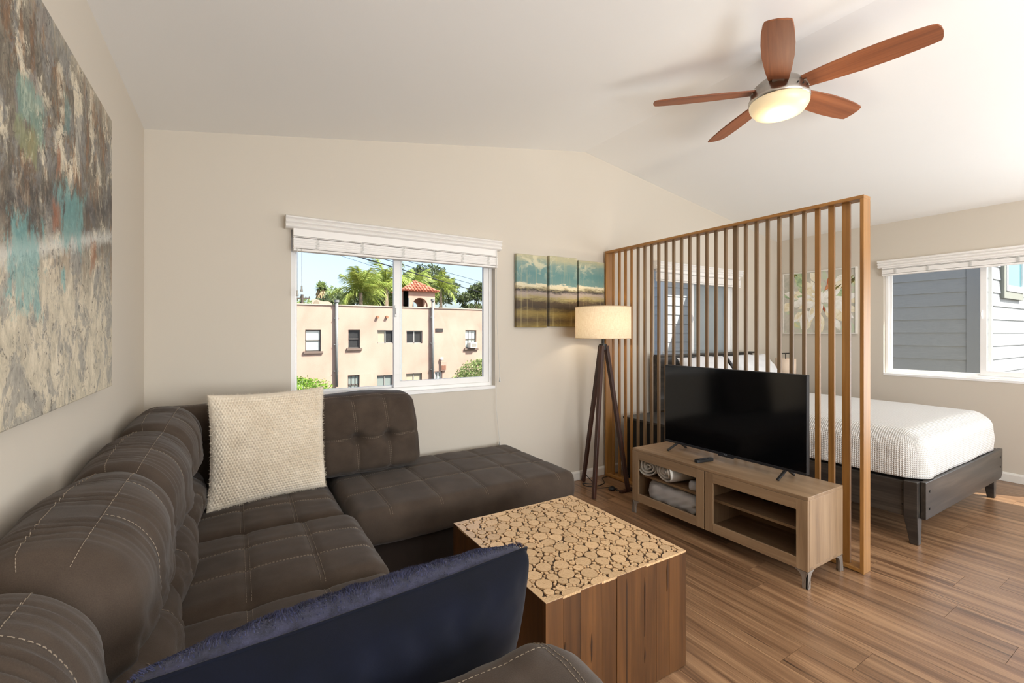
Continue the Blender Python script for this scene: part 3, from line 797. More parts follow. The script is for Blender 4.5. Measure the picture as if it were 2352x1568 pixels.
def bundle(name, label, c, h, seed, m):
    b = B(); fn = cube_map(h, min(h)*.75); C_ = Vector(c)
    for k in range(3):
        i, j = (k+1) % 3, (k+2) % 3
        for sg in (-1,1):
            def g(u, v):
                p = [0,0,0]; p[k] = sg; p[i] = 2*u-1; p[j] = 2*v-1; pos, n = fn(p)
                f = .010*nz(pos.x*2,pos.y,seed,14)+.004*math.sin(pos.z*170+6*nz(pos.y,pos.x,seed,9))*max(0,-n.y)+.008*nz(pos.x*3,pos.y*.8,seed+2,16)+.006*(1-abs(math.sin(pos.y*34+3*pos.z*14+4*nz(pos.x,pos.z,seed,8))))
                q_ = pos+n*f; return C_+Vector((q_.x,q_.y,max(q_.z,-h[2])))
            b.grid(30,30,g)
    o = obj(name, b, m, None, smooth=True); tag(o, label, 'linen'); return o
bundle('folded_sheet', 'bundled white bed sheet on the lower left compartment floor', (2.69, 2.135, .178), (.10,.215,.063), 3, M_SHEET)
bundle('folded_cloth', 'small white cloth beside the towels behind the left door frame', (2.64, 1.925, .314), (.05,.06,.024), 8, M_SHEET)
for k, (z, y0, y1) in enumerate(((.293,1.28,1.50),(.293,1.54,1.74))):
    p = [(2.80-.04*math.sin(t*.9+k), y0+(y1-y0)*t/8, z+.004+.018*abs(math.sin(t*1.3+k))) for t in range(9)]
    tag(obj('cable', B().tube(p, .004, 6), M_CABLE, None, smooth=True), ('coiled black cable at the back of the right bench shelf','thin black cable looped on the right bench shelf')[k], 'cable')

# ---------------------------------------------------------------- tripod floor lamp
M_WALNUT = wood('dark_walnut', [(.3,(40,20,11)),(.5,(60,31,18)),(.8,(80,43,26))], axis='z', across=22, along=1.2, rough=.5, tone=.06, streak=.3, streak_c=(24,12,8))
LX, LY = 2.663, 2.89
lamp = thing('floor_lamp', 'tripod floor lamp with linen drum shade and dark wooden legs', 'lamp', (LX, LY, 0))
q = NT('linen_shade'); v = q.coord(); vx = q.coord(scale=(1,1,9)); vz = q.coord(scale=(7,7,.5))
wv = q.math('ADD', q.math('MULTIPLY', q.noise(vx, 60, 2), .5), q.math('MULTIPLY', q.noise(vz, 60, 2), .5))
q.l(q.ramp(wv, [(.38,(222,200,168)),(.62,(246,234,212))]), q.b.inputs['Base Color']); q.set(Roughness=.9); q.bump(wv, .3, .001)
t = q.t; tl = q.n('ShaderNodeBsdfTranslucent'); tl.inputs[0].default_value = lin((250,230,196)); mx = q.n('ShaderNodeMixShader'); mx.inputs[0].default_value = .26
q.l(q.b.outputs[0], mx.inputs[1]); q.l(tl.outputs[0], mx.inputs[2]); q.l(mx.outputs[0], t.nodes['Material Output'].inputs[0]); M_SHADE = q.m
sz0, sz1, sr = 1.286, 1.549, .232
sh = obj('lamp_shade', B().lathe([(sr,sz0),(sr,sz1)], (LX,LY,0), 64), M_SHADE, lamp, smooth=True)
for z in (sz0, sz1): obj('shade_ring', B().tube([(LX+(sr+.0005)*math.cos(a*PI/32), LY+(sr+.0005)*math.sin(a*PI/32), z) for a in range(65)], .0028, 6), plain('shade_trim', (196,170,138), .8), sh, smooth=True)
b = B()
for k in range(3):
    a = k*2*PI/3+.4; b.tube([(LX,LY,sz0+.05),(LX+sr*math.cos(a),LY+sr*math.sin(a),sz0+.02)], .002, 5)
obj('shade_spider', b, M_BLACK, sh)
hub = obj('hub', B().lathe([(.012,1.19),(.034,1.192),(.034,1.238),(.012,1.242),(.012,1.33)], (LX,LY,0), 20), M_BLACK, lamp, smooth=False)
q = NT('warm_bulb'); q.b.inputs['Emission Color'].default_value = (1,.78,.50,1); q.b.inputs['Emission Strength'].default_value = 9; M_BULB = q.m
obj('bulb', B().lathe([(.013,1.335),(.014,1.35),(.030,1.385),(.032,1.405),(.022,1.43),(.001,1.44)], (LX,LY,0), 20), M_BULB, lamp, smooth=True)
lp = light('floor_lamp_bulb', 'POINT', 11, (1.0,.86,.67), (LX,LY,1.41), shadow_soft_size=.04); lp.parent = lamp; lp.location = (0,0,1.41)
for fx, fy in ((2.456,2.771),(2.668,3.150),(2.815,2.748)):
    tp = Vector((LX,LY,1.225)); ft = Vector((fx,fy,.0)); d = (ft-tp); hd = Vector((d.x,d.y,0)).normalized()
    st = tp+hd*.026
    obj('leg', B().taper(ft+Vector((0,0,.004)), st, .026, .032, .030, .036), M_WALNUT, lamp, bevel=.004)
    obj('hub_screw', B().lathe([(.004,-.002),(.004,.002),(.0005,.003)], st+hd*.016+Vector((0,0,-.02)), 8), M_STEEL, lamp)
pts = [(2.674,3.04,.60),(2.676,3.095,.35),(2.678,3.145,.10),(2.70,3.06,.007),(2.62,3.10,.007),(2.60,3.02,.007),(2.68,2.98,.008),(2.78,3.0,.01),(2.84,3.09,.02),(2.93,3.12,.008)]
def smooth_path(pts, n=8):
    P = [Vector(p) for p in pts]; out = []
    for i in range(len(P)-1):
        p0, p1, p2, p3 = P[max(i-1,0)], P[i], P[i+1], P[min(i+2,len(P)-1)]
        for k in range(n):
            t = k/n; out.append(.5*((2*p1)+(p2-p0)*t+(2*p0-5*p1+4*p2-p3)*t*t+(3*p1-p0-3*p2+p3)*t**3))
    return out+[P[-1]]
tag(obj('power_cord', B().tube(smooth_path(pts), .0038, 6), M_CABLE, None, smooth=True), 'black lamp power cord looping on the floor around the back lamp leg', 'cord')
pts = [(2.64,2.955,.007),(2.67,2.92,.007),(2.74,2.90,.009),(2.775,2.84,.009),(2.74,2.80,.008),(2.83,2.76,.008),(2.88,2.60,.008)]
tag(obj('power_cord', B().tube(smooth_path(pts), .0030, 6), M_CABLE, None, smooth=True), 'thin black cord running across the floor to the foot switch', 'cord')
fs = thing('foot_switch', 'round black foot switch on the floor between the lamp legs', 'switch', (2.735, 2.855, 0))
obj('housing', B().lathe([(.001,.002),(.030,.002),(.032,.008),(.026,.022),(.012,.028),(.001,.029)], (2.735,2.855,0), 24), M_BLACK, fs, smooth=True)
obj('button', B().lathe([(.009,.027),(.009,.033),(.001,.034)], (2.735,2.855,0), 16), M_CABLE, fs, smooth=True)
tag(obj('wooden_bar', B().bar(onZ(1425,1130,.012), onZ(1452,1121,.012), .03, .018), M_WALNUT, None, bevel=.003), 'short dark wooden bar on the floor beside the TV bench leg', 'wood bar')

# ---------------------------------------------------------------- slatted room divider
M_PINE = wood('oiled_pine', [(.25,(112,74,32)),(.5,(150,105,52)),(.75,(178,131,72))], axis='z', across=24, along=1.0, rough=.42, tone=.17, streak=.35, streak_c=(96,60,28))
M_PINED = wood('shade_toned_pine', [(.25,(84,62,38)),(.5,(114,89,60)),(.75,(138,112,80))], axis='z', across=24, along=1.0, rough=.45, tone=.12, streak=.3, streak_c=(76,54,32))  # greyer copy of the pine; duller light on the middle slats put into colour
M_PINEY = wood('oiled_pine_rail', [(.25,(112,74,32)),(.5,(150,105,52)),(.75,(178,131,72))], axis='y', across=24, along=1.0, rough=.42, tone=.05, streak=.3, streak_c=(122,72,30))
DX0, DX1, DY0, DY1, DZ = 2.957, 3.040, 1.130, 3.185, 2.095
dv = thing('room_divider', 'tall freestanding wooden slat room divider behind the television', 'room divider', (3.0, 2.15, 0))
obj('top_rail', B().box(DX0, DX1, DY0, DY1, DZ-.019, DZ), M_PINEY, dv, bevel=.0015)
obj('bottom_rail', B().box(DX0, DX1, DY0+.019, DY1-.019, .004, .023), M_PINEY, dv, bevel=.0015)
for a in (DY0, DY1-.019): obj('post', B().box(DX0, DX1, a, a+.019, .0, DZ-.019), M_PINE, dv, bevel=.0015, org=(3.0, a, 1.0))
for k in range(26):
    y = 1.239+(3.117-1.239)*k/25; b = B(); hx, hy = .0095, {0:.020,1:.0155,2:.013,9:.017}.get(k,.0105)
    an = rt.uniform(-.06,.06); zt = DZ-.019
    bow = rt.uniform(-.003,.003)
    def ring(z, s): 
        return [(2.995+s+u*hx*math.cos(an)-v*hy*math.sin(an), y-.0105+s*.6+u*hx*math.sin(an)+v*hy*math.cos(an), z) for u,v in ((-1,-1),(1,-1),(1,1),(-1,1))]
    zs = [.023+(zt-.023)*i/6 for i in range(7)]; vs_ = []
    for i, z in enumerate(zs): vs_ += ring(z, bow*math.sin(PI*i/6))
    fs_ = [(3,2,1,0),(24,25,26,27)]
    for i in range(6):
        for c in range(4): fs_.append((i*4+c, i*4+(c+1)%4, i*4+4+(c+1)%4, i*4+4+c))
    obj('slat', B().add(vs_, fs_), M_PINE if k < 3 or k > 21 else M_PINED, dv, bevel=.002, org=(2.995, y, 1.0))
# ---------------------------------------------------------------- bed
M_DKY = wood('charcoal_wood_y', [(.25,(30,27,25)),(.5,(52,47,43)),(.8,(92,84,74))], axis='y', across=12, along=.9, rough=.4, tone=.1, streak=.4, streak_c=(20,18,17))
M_DKX = wood('charcoal_wood_x', [(.25,(32,29,26)),(.5,(52,47,42)),(.8,(92,83,72))], axis='x', across=12, along=.9, rough=.4, tone=.1, streak=.4, streak_c=(28,25,23))
BX0, BX1, BY0, BY1 = 3.635, 5.30, 1.075, 3.14
bed = thing('bed', 'low dark wooden bed frame with slatted headboard behind the divider', 'bed', ((BX0+BX1)/2, (BY0+BY1)/2, 0))
obj('footboard', B().prism([(BX0+.035,.165),(BX1-.04,.165),(BX1,.205),(BX1,.398),(BX0+.035,.398)], 1, BY0, BY0+.028), M_DKX, bed, bevel=.003)
obj('side_rail', B().box(BX0+.012, BX0+.04, BY0+.05, BY1-.08, .165, .385), M_DKY, bed, bevel=.003)
obj('side_rail', B().box(BX1-.05, BX1-.022, BY0+.03, BY1-.08, .165, .385), M_DKY, bed, bevel=.003)
for lx, ly in ((BX0, BY0+.03),(BX1-.09, BY0+.03),(BX0, BY1-.10),(BX1-.09, BY1-.10)):
    b = B(); w0, w1 = .072, .044
    b.add([(lx+.014,ly,0),(lx+.014+w1,ly,0),(lx+.014+w1,ly+w1,0),(lx+.014,ly+w1,0),(lx,ly,.17),(lx+w0,ly,.17),(lx+w0,ly+w0,.17),(lx,ly+w0,.17),
           (lx,ly,.395),(lx+w0,ly,.395),(lx+w0,ly+w0,.395),(lx,ly+w0,.395)],
          [(0,3,2,1)]+[(i,(i+1)%4,4+(i+1)%4,4+i) for i in range(4)]+[(4+i,4+(i+1)%4,8+(i+1)%4,8+i) for i in range(4)]+[(8,9,10,11)])
    obj('leg', b, M_DKY, bed, bevel=.004)
for bx, bz in ((BX0+.10,.225),(BX0+.10,.335),(BX1-.06,.335),(BX1-.06,.26)):
    obj('bolt', B().lathe([(.009,-.002),(.009,.002),(.0005,.003)], (0,0,0), 10) if False else B().tube([(bx,BY0-.003,bz),(bx,BY0+.004,bz)], .0075, 10), M_BLACK, bed)
for by, bz in ((1.18,.24),(1.18,.33)): obj('bolt', B().tube([(BX0+.008,by,bz),(BX0+.016,by,bz)], .008, 10), M_BLACK, bed)
obj('mattress_support', B().box(BX0+.045, BX1-.055, BY0+.04, BY1-.09, .36, .385), M_DKX, bed)
for k in range(5):
    z0 = .56+.108*k; obj('headboard_plank', B().prism([(BY1-.072,z0+.004),(BY1-.045,z0),(BY1-.03,z0+.110),(BY1-.056,z0+.114)], 0, 3.555, 5.18), M_DKX, bed, bevel=.003)
obj('headboard_cap', B().box(3.545, 5.19, BY1-.085, BY1-.018, 1.098, 1.118), M_DKX, bed, bevel=.003)
for x in (3.575, 5.11): obj('headboard_post', B().box(x, x+.06, BY1-.028, BY1+.02, 0, 1.10), M_DKY, bed, bevel=.003)
# mattress with waffle blanket
q = NT('white_waffle_blanket'); uvn = q.n('ShaderNodeTexCoord'); P_ = 2*PI/.0130
sep = q.n('ShaderNodeSeparateXYZ'); q.l(uvn.outputs['UV'], sep.inputs[0])
sx = q.math('ABSOLUTE', q.math('SINE', q.math('MULTIPLY', sep.outputs[0], P_/2))); sy = q.math('ABSOLUTE', q.math('SINE', q.math('MULTIPLY', sep.outputs[1], P_/2)))
hgt = q.math('MINIMUM', sx, sy)
q.l(q.ramp(hgt, [(0,(242,240,236)),(.75,(216,213,207))]), q.b.inputs['Base Color']); q.set(Roughness=.9)
inv = q.math('SUBTRACT', 1.0, hgt); q.bump(inv, .9, .0045); M_WAFFLE = q.m
mt = thing('mattress', 'mattress under a tucked white waffle-weave blanket', 'mattress', ((BX0+BX1)/2, 2.08, .385))
mc, mh = Vector((4.465, 2.075, .4885)), Vector((.785, .965, .210))
obj('mattress_core', B().box(mc.x-mh.x+.10, mc.x+mh.x-.10, mc.y-mh.y+.10, mc.y+mh.y-.10, .387, .64), M_SHEET, mt, bevel=.04, seg=3)
me = bpy.data.meshes.new('blanket'); bm = bmesh.new(); uvl = bm.loops.layers.uv.new('UVMap')
fn = cube_map(mh, .115)
def bl(p):
    pos, n = fn(p)
    top = max(0,n.z)*.030*(1-p[0]**2)*(1-p[1]**2)
    edge = .02*max(0,-n.y)*(1-p[2]**2)+.02*max(0,-n.x)*(1-p[2]**2)
    hem = 0
    q_ = pos+n*(top+edge)+n*(wrinkle(pos, 3, 5, 5, 9, .006)*(1-max(0,n.z)*.7))
    # folded hospital corner near the left foot end
    if n.y < -.2 or n.x < -.2:
        q_ += n*(.012*math.exp(-((pos.x+mh.x-.16-(.10*p[2]))/.05)**2)*max(0,-n.y))
    q_ += mc; q_.z = max(q_.z, .401+.012*max(0,nz(pos.x,pos.y,2,3.5))); return q_
def face(k, sg, nu, nv):
    i, j = (k+1) % 3, (k+2) % 3; V = {}
    for a in range(nu+1):
        for c in range(nv+1):
            p = [0,0,0]; p[k] = sg; p[i] = 2*a/nu-1; p[j] = 2*c/nv-1; V[a,c] = (bm.verts.new(bl(p)), p)
    for a in range(nu):
        for c in range(nv):
            q4 = [V[a,c],V[a+1,c],V[a+1,c+1],V[a,c+1]]; f = bm.faces.new([z[0] for z in q4]); f.smooth = True
            for lp_, z in zip(f.loops, q4):
                p = z[1]; x, y, zz = p[0]*mh.x, p[1]*mh.y, p[2]*mh.z
                if k == 2: uv = (x, y)
                elif k == 1: uv = (x, sg*(mh.y+mh.z-zz))
                else: uv = (sg*(mh.x+mh.z-zz), y)
                lp_[uvl].uv = uv
face(2, 1, 70, 80); face(1, -1, 24, 70); face(1, 1, 16, 50); face(0, -1, 80, 24); face(0, 1, 60, 20)
bmesh.ops.remove_doubles(bm, verts=bm.verts, dist=1e-5); bmesh.ops.recalc_face_normals(bm, faces=bm.faces); bm.to_mesh(me); bm.free()
me.transform(Matrix.Translation(-ORG[mt.name])); o = obj('blanket', me, M_WAFFLE, mt)
for k, (px, lab) in enumerate(((4.05, 'white bed pillow resting by the headboard, nearer the divider'), (4.85, 'white bed pillow resting by the headboard, nearer the table lamp'))):
    t_ = .62; S_ = pillow_map(.36, .20, .09, (px, 2.84, .925), (1,0,0), (0,math.sin(t_),math.cos(t_)), (0,-math.cos(t_),math.sin(t_)), .05, .4)
    b = B()
    for s in (-1,1): b.grid(36, 30, lambda i,j: S_(2*i-1,2*j-1,s)+Vector((0,0,.012*nz(i*3,j*3,k+s,2))))
    tag(obj('bed_pillow', b, M_SHEET, None, smooth=True), lab, 'pillow', 'white bed pillows')
# nightstands and the lamp beyond the bed
ns = thing('nightstand', 'black box nightstand seen through the divider slats', 'nightstand', (3.30, 2.80, 0))
obj('body', B().box(3.075, 3.52, 2.56, 3.05, .03, .545), M_BLACK, ns, bevel=.003)
obj('top', B().box(3.065, 3.53, 2.55, 3.06, .545, .565), plain('nightstand_top', (58,56,54), .45), ns, bevel=.003)
obj('drawer_front', B().box(3.10, 3.50, 2.548, 2.562, .30, .53), M_BLACK, ns, bevel=.002)
obj('plinth', B().box(3.10, 3.50, 2.60, 3.02, 0, .03), M_BLACK, ns)
ns2 = thing('nightstand', 'black nightstand on the far side of the bed under the table lamp', 'nightstand', (5.58, 2.86, 0))
obj('body', B().box(5.37, 5.80, 2.66, 3.10, .03, .545), M_BLACK, ns2, bevel=.003); obj('top', B().box(5.36, 5.81, 2.65, 3.11, .545, .565), M_BLACK, ns2, bevel=.003); obj('plinth', B().box(5.40, 5.77, 2.70, 3.06, 0, .03), M_BLACK, ns2)
tl_ = thing('table_lamp', 'small table lamp with square shade inside a thin dark frame', 'lamp', (5.50, 2.88, .565))
b = B(); x0_, x1_, z0_, z1_ = 5.36, 5.66, .575, 1.10
for q_ in ((x0_,x0_+.012,z0_,z1_),(x1_-.012,x1_,z0_,z1_),(x0_,x1_,z1_-.012,z1_),(x0_,x1_,.566,.58)): b.box(q_[0],q_[1],2.872,2.886,q_[2],q_[3])
obj('frame', b, M_BLACK, tl_); obj('shade', B().lathe([(.105,.80),(.105,1.035),(.103,1.035),(.103,.80),(.105,.80)], (5.51,2.88,0), 32), plain('peach_shade', (230,208,186), .9), tl_, smooth=True)
obj('stem', B().tube([(5.51,2.88,.575),(5.51,2.88,1.09)], .006, 8), M_BLACK, tl_)

# ---------------------------------------------------------------- wall art
def axes(q, i):
    tc = q.n('ShaderNodeTexCoord'); s = q.n('ShaderNodeSeparateXYZ'); q.l(tc.outputs['Object'], s.inputs[0]); return s.outputs[i]
q = NT('abstract_canvas'); z = axes(q,2); y = axes(q,1)
def band(n_, a, b2): return q.ramp(n_, [(a,(0,0,0)),(b2,(255,255,255))])
def region(c0, c1, soft=.12):   # 1 between two heights on the canvas
    up = q.math('MULTIPLY', q.math('ADD', z, -c0), 1/soft, True); dn_ = q.math('MULTIPLY', q.math('SUBTRACT', c1, z), 1/soft, True); return q.math('MULTIPLY', up, dn_)
wz = q.noise(q.coord(scale=(1,1,1)), 3.2, 8, .7, .6)
fine = q.noise(q.coord(scale=(1,1.5,.7), rot=(.6,0,0)), 42, 8, .78, .6); med = q.noise(q.coord(scale=(1,1.3,.8), rot=(.45,0,0), loc=(3,1,2)), 11, 10, .75, .6); big = q.noise(q.coord(scale=(1,1.2,.85), rot=(.3,0,0), loc=(1,5,3)), 6.0, 12, .72, .4); vert = q.noise(q.coord(scale=(1,2.6,.8), loc=(2,2,9)), 5.0, 10, .74, .4)
col = q.ramp(q.math('ADD', q.math('MULTIPLY', med, .6), q.math('MULTIPLY', fine, .4)), [(.34,(142,136,122)),(.46,(190,180,158)),(.56,(216,204,180)),(.70,(226,216,196))])
upm = region(-.20, .60, .22)
col = q.mix(q.math('MULTIPLY', band(big, .445, .485), q.math('ADD', q.math('MULTIPLY', upm, .82), .10)), col, q.ramp(fine, [(.35,(58,53,47)),(.5,(96,88,76)),(.65,(136,128,112))]))
col = q.mix(q.math('MULTIPLY', band(vert, .52, .56), q.math('MULTIPLY', upm, .62)), col, q.ramp(med, [(.35,(74,52,34)),(.55,(140,96,56)),(.7,(176,140,96))]))
col = q.mix(q.math('MULTIPLY', band(q.noise(q.coord(scale=(1,1.2,1), loc=(8,2,1)), 6.5, 11, .74, .5), .51, .545), .62), col, q.ramp(fine, [(.3,(84,86,90)),(.6,(140,140,136)),(.75,(178,172,158))]))
slant = q.math('ADD', z, q.math('MULTIPLY', y, -.22))
dk = q.math('SUBTRACT', 1.0, q.math('MULTIPLY', q.math('ABSOLUTE', q.math('ADD', slant, q.math('MULTIPLY', q.math('ADD', wz, -.5), .45))), 9.0), True)
col = q.mix(q.math('MULTIPLY', q.math('MULTIPLY', dk, band(med, .38, .50)), .9), col, lin((50,45,44)))
wh = q.math('SUBTRACT', 1.0, q.math('MULTIPLY', q.math('ABSOLUTE', q.math('ADD', slant, q.math('ADD', q.math('MULTIPLY', q.math('ADD', fine, -.5), .10), .10))), 30.0), True)
col = q.mix(q.math('MULTIPLY', wh, .7), col, lin((214,214,206)))
col = q.mix(q.math('MULTIPLY', band(q.noise(q.coord(scale=(1,1,1), loc=(4,4,4)), 26, 10, .78, .8), .575, .60), .75), col, lin((64,58,54)))
ed = q.noise(q.coord(scale=(1,2.0,.8)), 13, 11, .8, .4)
def blob(yy, zz, ry_, rz_, c, k=.62):
    global col
    a = q.math('DIVIDE', q.math('ADD', y, -yy), ry_); b2 = q.math('DIVIDE', q.math('ADD', z, -zz), rz_)
    d = q.math('MAXIMUM', q.math('ABSOLUTE', a), q.math('ABSOLUTE', b2)); d = q.math('ADD', d, q.math('MULTIPLY', q.math('ADD', ed, -.5), 5.0))
    m_ = q.math('MULTIPLY', q.math('MULTIPLY', q.math('SUBTRACT', 1.15, d, True), 2.2, True), k); col = q.mix(m_, col, q.ramp(fine, [(.3,tuple(int(x*.8) for x in c)),(.7,c)]))
# positions are on the canvas itself (metres from its centre)
CZ0, CZ1, CYA, CYB_ = 1.135, 2.115, .72, 2.205; ccy, ccz = (CYA+CYB_)/2, (CZ0+CZ1)/2
for px, py, r_, s_, c in ((165,500,.11,.075,(112,178,176)),(60,610,.085,.09,(118,184,182)),(70,250,.075,.05,(122,166,152)),(155,265,.03,.05,(96,140,138)),(60,320,.06,.04,(150,156,110)),(135,375,.02,.04,(160,92,50)),(130,500,.03,.035,(168,98,58)),(215,585,.03,.05,(160,96,50)),(145,640,.02,.03,(110,180,180))):
    p = onX(px, py, -.388); blob(p.y-ccy, p.z-ccz, r_, s_, c)
q.l(col, q.b.inputs['Base Color']); q.set(Roughness=.55); q.bump(fine, .35, .002); M_ABS = q.m
ab = obj('canvas_painting', B().box(XL+.004, -.388, CYA, CYB_, CZ0, CZ1), M_ABS, None, bevel=.004, org=(-.388, ccy, ccz))
tag(ab, 'huge abstract canvas in cream, grey, brown and turquoise above the sofa backs', 'painting')
def landscape(name, seed, shift):
    q = NT(name); z = axes(q,2); wob = q.noise(q.coord(scale=(1.4,1,6), loc=(seed,seed*2,0)), 5, 6, .65, .7); fine = q.noise(q.coord(scale=(2,1,9), loc=(seed*3,0,1)), 14, 6, .7, .8); dr = q.noise(q.coord(scale=(16,1,.8), loc=(seed,4,0)), 2, 3)
    t = q.math('ADD', q.math('ADD', z, .5*0), q.math('MULTIPLY', q.math('ADD', wob, -.5), .09)); t = q.math('ADD', q.math('MULTIPLY', q.math('ADD', t, .305+shift), 1/.61), q.math('MULTIPLY', q.math('ADD', fine, -.5), .09))
    c = q.ramp(t, [(.00,(132,112,52)),(.10,(72,54,26)),(.20,(136,116,58)),(.28,(58,43,24)),(.36,(74,57,32)),(.41,(150,136,88)),(.47,(160,146,136)),(.52,(36,31,27)),(.545,(150,138,104)),(.575,(214,204,172)),(.60,(214,206,180)),(.615,(104,136,132)),(.75,(88,130,130)),(.88,(120,146,138)),(.97,(176,172,140))])
    c = q.mix(q.math('MULTIPLY', q.ramp(dr, [(.55,(0,0,0)),(.66,(255,255,255))]), .22), c, lin((206,190,132)))
    cl = q.noise(q.coord(scale=(1,1,1.3), loc=(seed*5,2,2)), 8, 5, .6, .5); top = q.math('MULTIPLY', q.math('ADD', z, -.10), 8.0, True)
    c = q.mix(q.math('MULTIPLY', q.math('MULTIPLY', q.ramp(cl, [(.52,(0,0,0)),(.62,(255,255,255))]), top), .7), c, lin((214,206,172)))
    q.l(c, q.b.inputs['Base Color']); q.set(Roughness=.4); return q.m
for k, (x0_, x1_, z0_, z1_, lab) in enumerate(((1.977,2.283,1.378,1.988,'teal and ochre landscape canvas, the panel nearest the sofa window'),(2.311,2.618,1.388,1.998,'teal and ochre landscape canvas, the panel between two matching ones'),(2.634,2.941,1.376,1.986,'teal and ochre landscape canvas half hidden by lamp shade and divider'))):
    o = obj('landscape_painting', B().box(x0_, x1_, YB-.038, YB-.003, z0_, z1_), landscape('landscape_canvas', 1+k*2.7, (-.0,.015,-.01)[k]), None, bevel=.003, org=((x0_+x1_)/2, YB-.038, (z0_+z1_)/2))
    tag(o, lab, 'painting', 'three-panel landscape painting')
# flower painting: stretched canvas with painted petals in low relief
FY0, FY1, FZ0, FZ1 = 2.33, 3.10, 1.335, 2.06; fyc, fzc = (FY0+FY1)/2-.02, 1.72
fl = thing('flower_painting', 'painting of a large white flower in a thin pale frame beyond the divider', 'painting', (XR-.02, (FY0+FY1)/2, FZ0))
q = NT('flower_ground'); n_ = q.noise(q.coord(), 7, 5, .6, .6); q.l(q.ramp(n_, [(.35,(176,174,160)),(.5,(200,194,182)),(.62,(190,204,176)),(.72,(220,210,150))]), q.b.inputs['Base Color']); q.set(Roughness=.6)
obj('canvas', B().box(XR-.028, XR, FY0, FY1, FZ0, FZ1), q.m, fl)
def petal_mat(name, c0, c1, c2):
    q = NT(name); n_ = q.noise(q.coord(rnd=5), 14, 5, .6, .8); q.l(q.ramp(n_, [(.32,c0),(.5,c1),(.68,c2)]), q.b.inputs['Base Color']); q.set(Roughness=.6); return q.m
PM = [petal_mat('petal_white', (222,217,204),(240,238,230),(248,247,243)), petal_mat('petal_cream', (216,202,164),(236,226,198),(244,240,226)), petal_mat('petal_green', (120,142,110),(168,190,150),(206,210,160)), petal_mat('petal_olive', (62,60,28),(130,122,60),(206,190,110)), petal_mat('petal_red', (150,70,40),(186,96,56),(220,170,120))]
rf = random.Random(21)
for k in range(105):
    ring = k/105; a = rf.random()*2*PI; d = (.36*(1-ring)+.03)*rf.uniform(.8,1.1); L_ = rf.uniform(.12,.22)*(1.15-.6*ring); w_ = L_*rf.uniform(.32,.55)
    up = math.sin(a) > .15
    m_ = PM[4] if rf.random() < .07 else (PM[rf.choice((0,1,2,3,2))] if up and ring < .55 else PM[rf.choice((0,0,1))])
    if m_ is PM[4] or m_ is PM[3]: w_ *= .45
    cx2, cz2 = fyc+d*math.cos(a), fzc+d*math.sin(a)*.9; P = []; cv = rf.uniform(-.25,.25)
    for i in range(12):
        t = i/11; P.append((t, math.sin(PI*t**.8)*.5))
    pts2 = [(t-.5, w) for t, w in P]+[(t-.5, -w) for t, w in P[::-1][1:-1]]
    poly = []
    for t, w in pts2:
        aa = a+cv*t; yy = cx2+t*L_*math.cos(aa)-w*w_*math.sin(aa); zz = cz2+t*L_*math.sin(aa)+w*w_*math.cos(aa); poly.append((min(max(yy,FY0+.006),FY1-.006), min(max(zz,FZ0+.006),FZ1-.006)))
    xx = XR-.0285-.00008*k
    obj('petal', B().add([(xx,y_,z_) for y_,z_ in poly]+[(XR-.027,y_,z_) for y_,z_ in poly], [tuple(range(len(poly)))]+[(i,(i+1)%len(poly),(i+1)%len(poly)+len(poly),i+len(poly)) for i in range(len(poly))]), m_, fl, org=(xx, cx2, cz2))
b = B()
for q_ in ((FY0-.012,FY0,FZ0-.012,FZ1+.012),(FY1,FY1+.012,FZ0-.012,FZ1+.012),(FY0,FY1,FZ0-.012,FZ0),(FY0,FY1,FZ1,FZ1+.012)): b.box(XR-.038, XR, *q_)
obj('frame', b, M_TRIM, fl)

# ---------------------------------------------------------------- ceiling fan
FXc, FYc = 2.727, 1.465
fan = thing('ceiling_fan', 'five-blade wooden ceiling fan with brushed metal housing and lit glass bowl', 'ceiling fan', (FXc, FYc, 2.99))
F0 = (FXc, FYc, 0)
obj('canopy', B().lathe([(.065,2.985),(.065,2.965),(.045,2.935),(.018,2.925),(.001,2.925)], F0, 32), M_STEEL, fan, smooth=True)
obj('downrod', B().lathe([(.0125,2.93),(.0125,2.80)], F0, 16), M_STEEL, fan, smooth=True)
obj('motor_housing', B().lathe([(.013,2.815),(.060,2.812),(.110,2.798),(.135,2.775),(.142,2.748),(.150,2.742),(.153,2.715),(.158,2.708),(.160,2.690),(.150,2.684)], F0, 48), M_STEEL, fan, smooth=True)
q = NT('lit_frosted_glass'); q.b.inputs['Base Color'].default_value = lin((222,200,156)); q.set(Roughness=.35)
q.b.inputs['Emission Color'].default_value = (1,.83,.56,1); q.b.inputs['Emission Strength'].default_value = .36; M_BOWL = q.m
obj('glass_bowl', B().lathe([(.150,2.690),(.156,2.682),(.156,2.668),(.150,2.650),(.128,2.622),(.085,2.605),(.03,2.600),(.001,2.599)], F0, 48), M_BOWL, fan, smooth=True)
fl_ = light('fan_lamp', 'POINT', 5, (1,.88,.70), (0,0,0), shadow_soft_size=.12); fl_.parent = fan; fl_.location = (0,0,2.50-2.99)
M_BLADE = wood('walnut_blade', [(.25,(104,56,28)),(.5,(140,80,44)),(.8,(170,104,62))], axis='x', across=13, along=1.0, rough=.55, tone=.05, streak=.35, streak_c=(82,42,20), bump=.02)
bpts = [(.13,-.052),(.24,-.066),(.38,-.077),(.50,-.078),(.60,-.073),(.67,-.064),(.690,-.056),(.700,-.035),(.706,.0),(.703,.035),(.697,.056),(.67,.062),(.60,.069),(.50,.074),(.38,.073),(.24,.062),(.13,.050)]
bmz = B().prism(bpts, 2, -.004, .004).mesh('blade')
bkz = B().box(.08,.16,-.045,.045,.004,.010).box(.06,.15,-.030,.030,-.012,-.004).mesh('bracket')
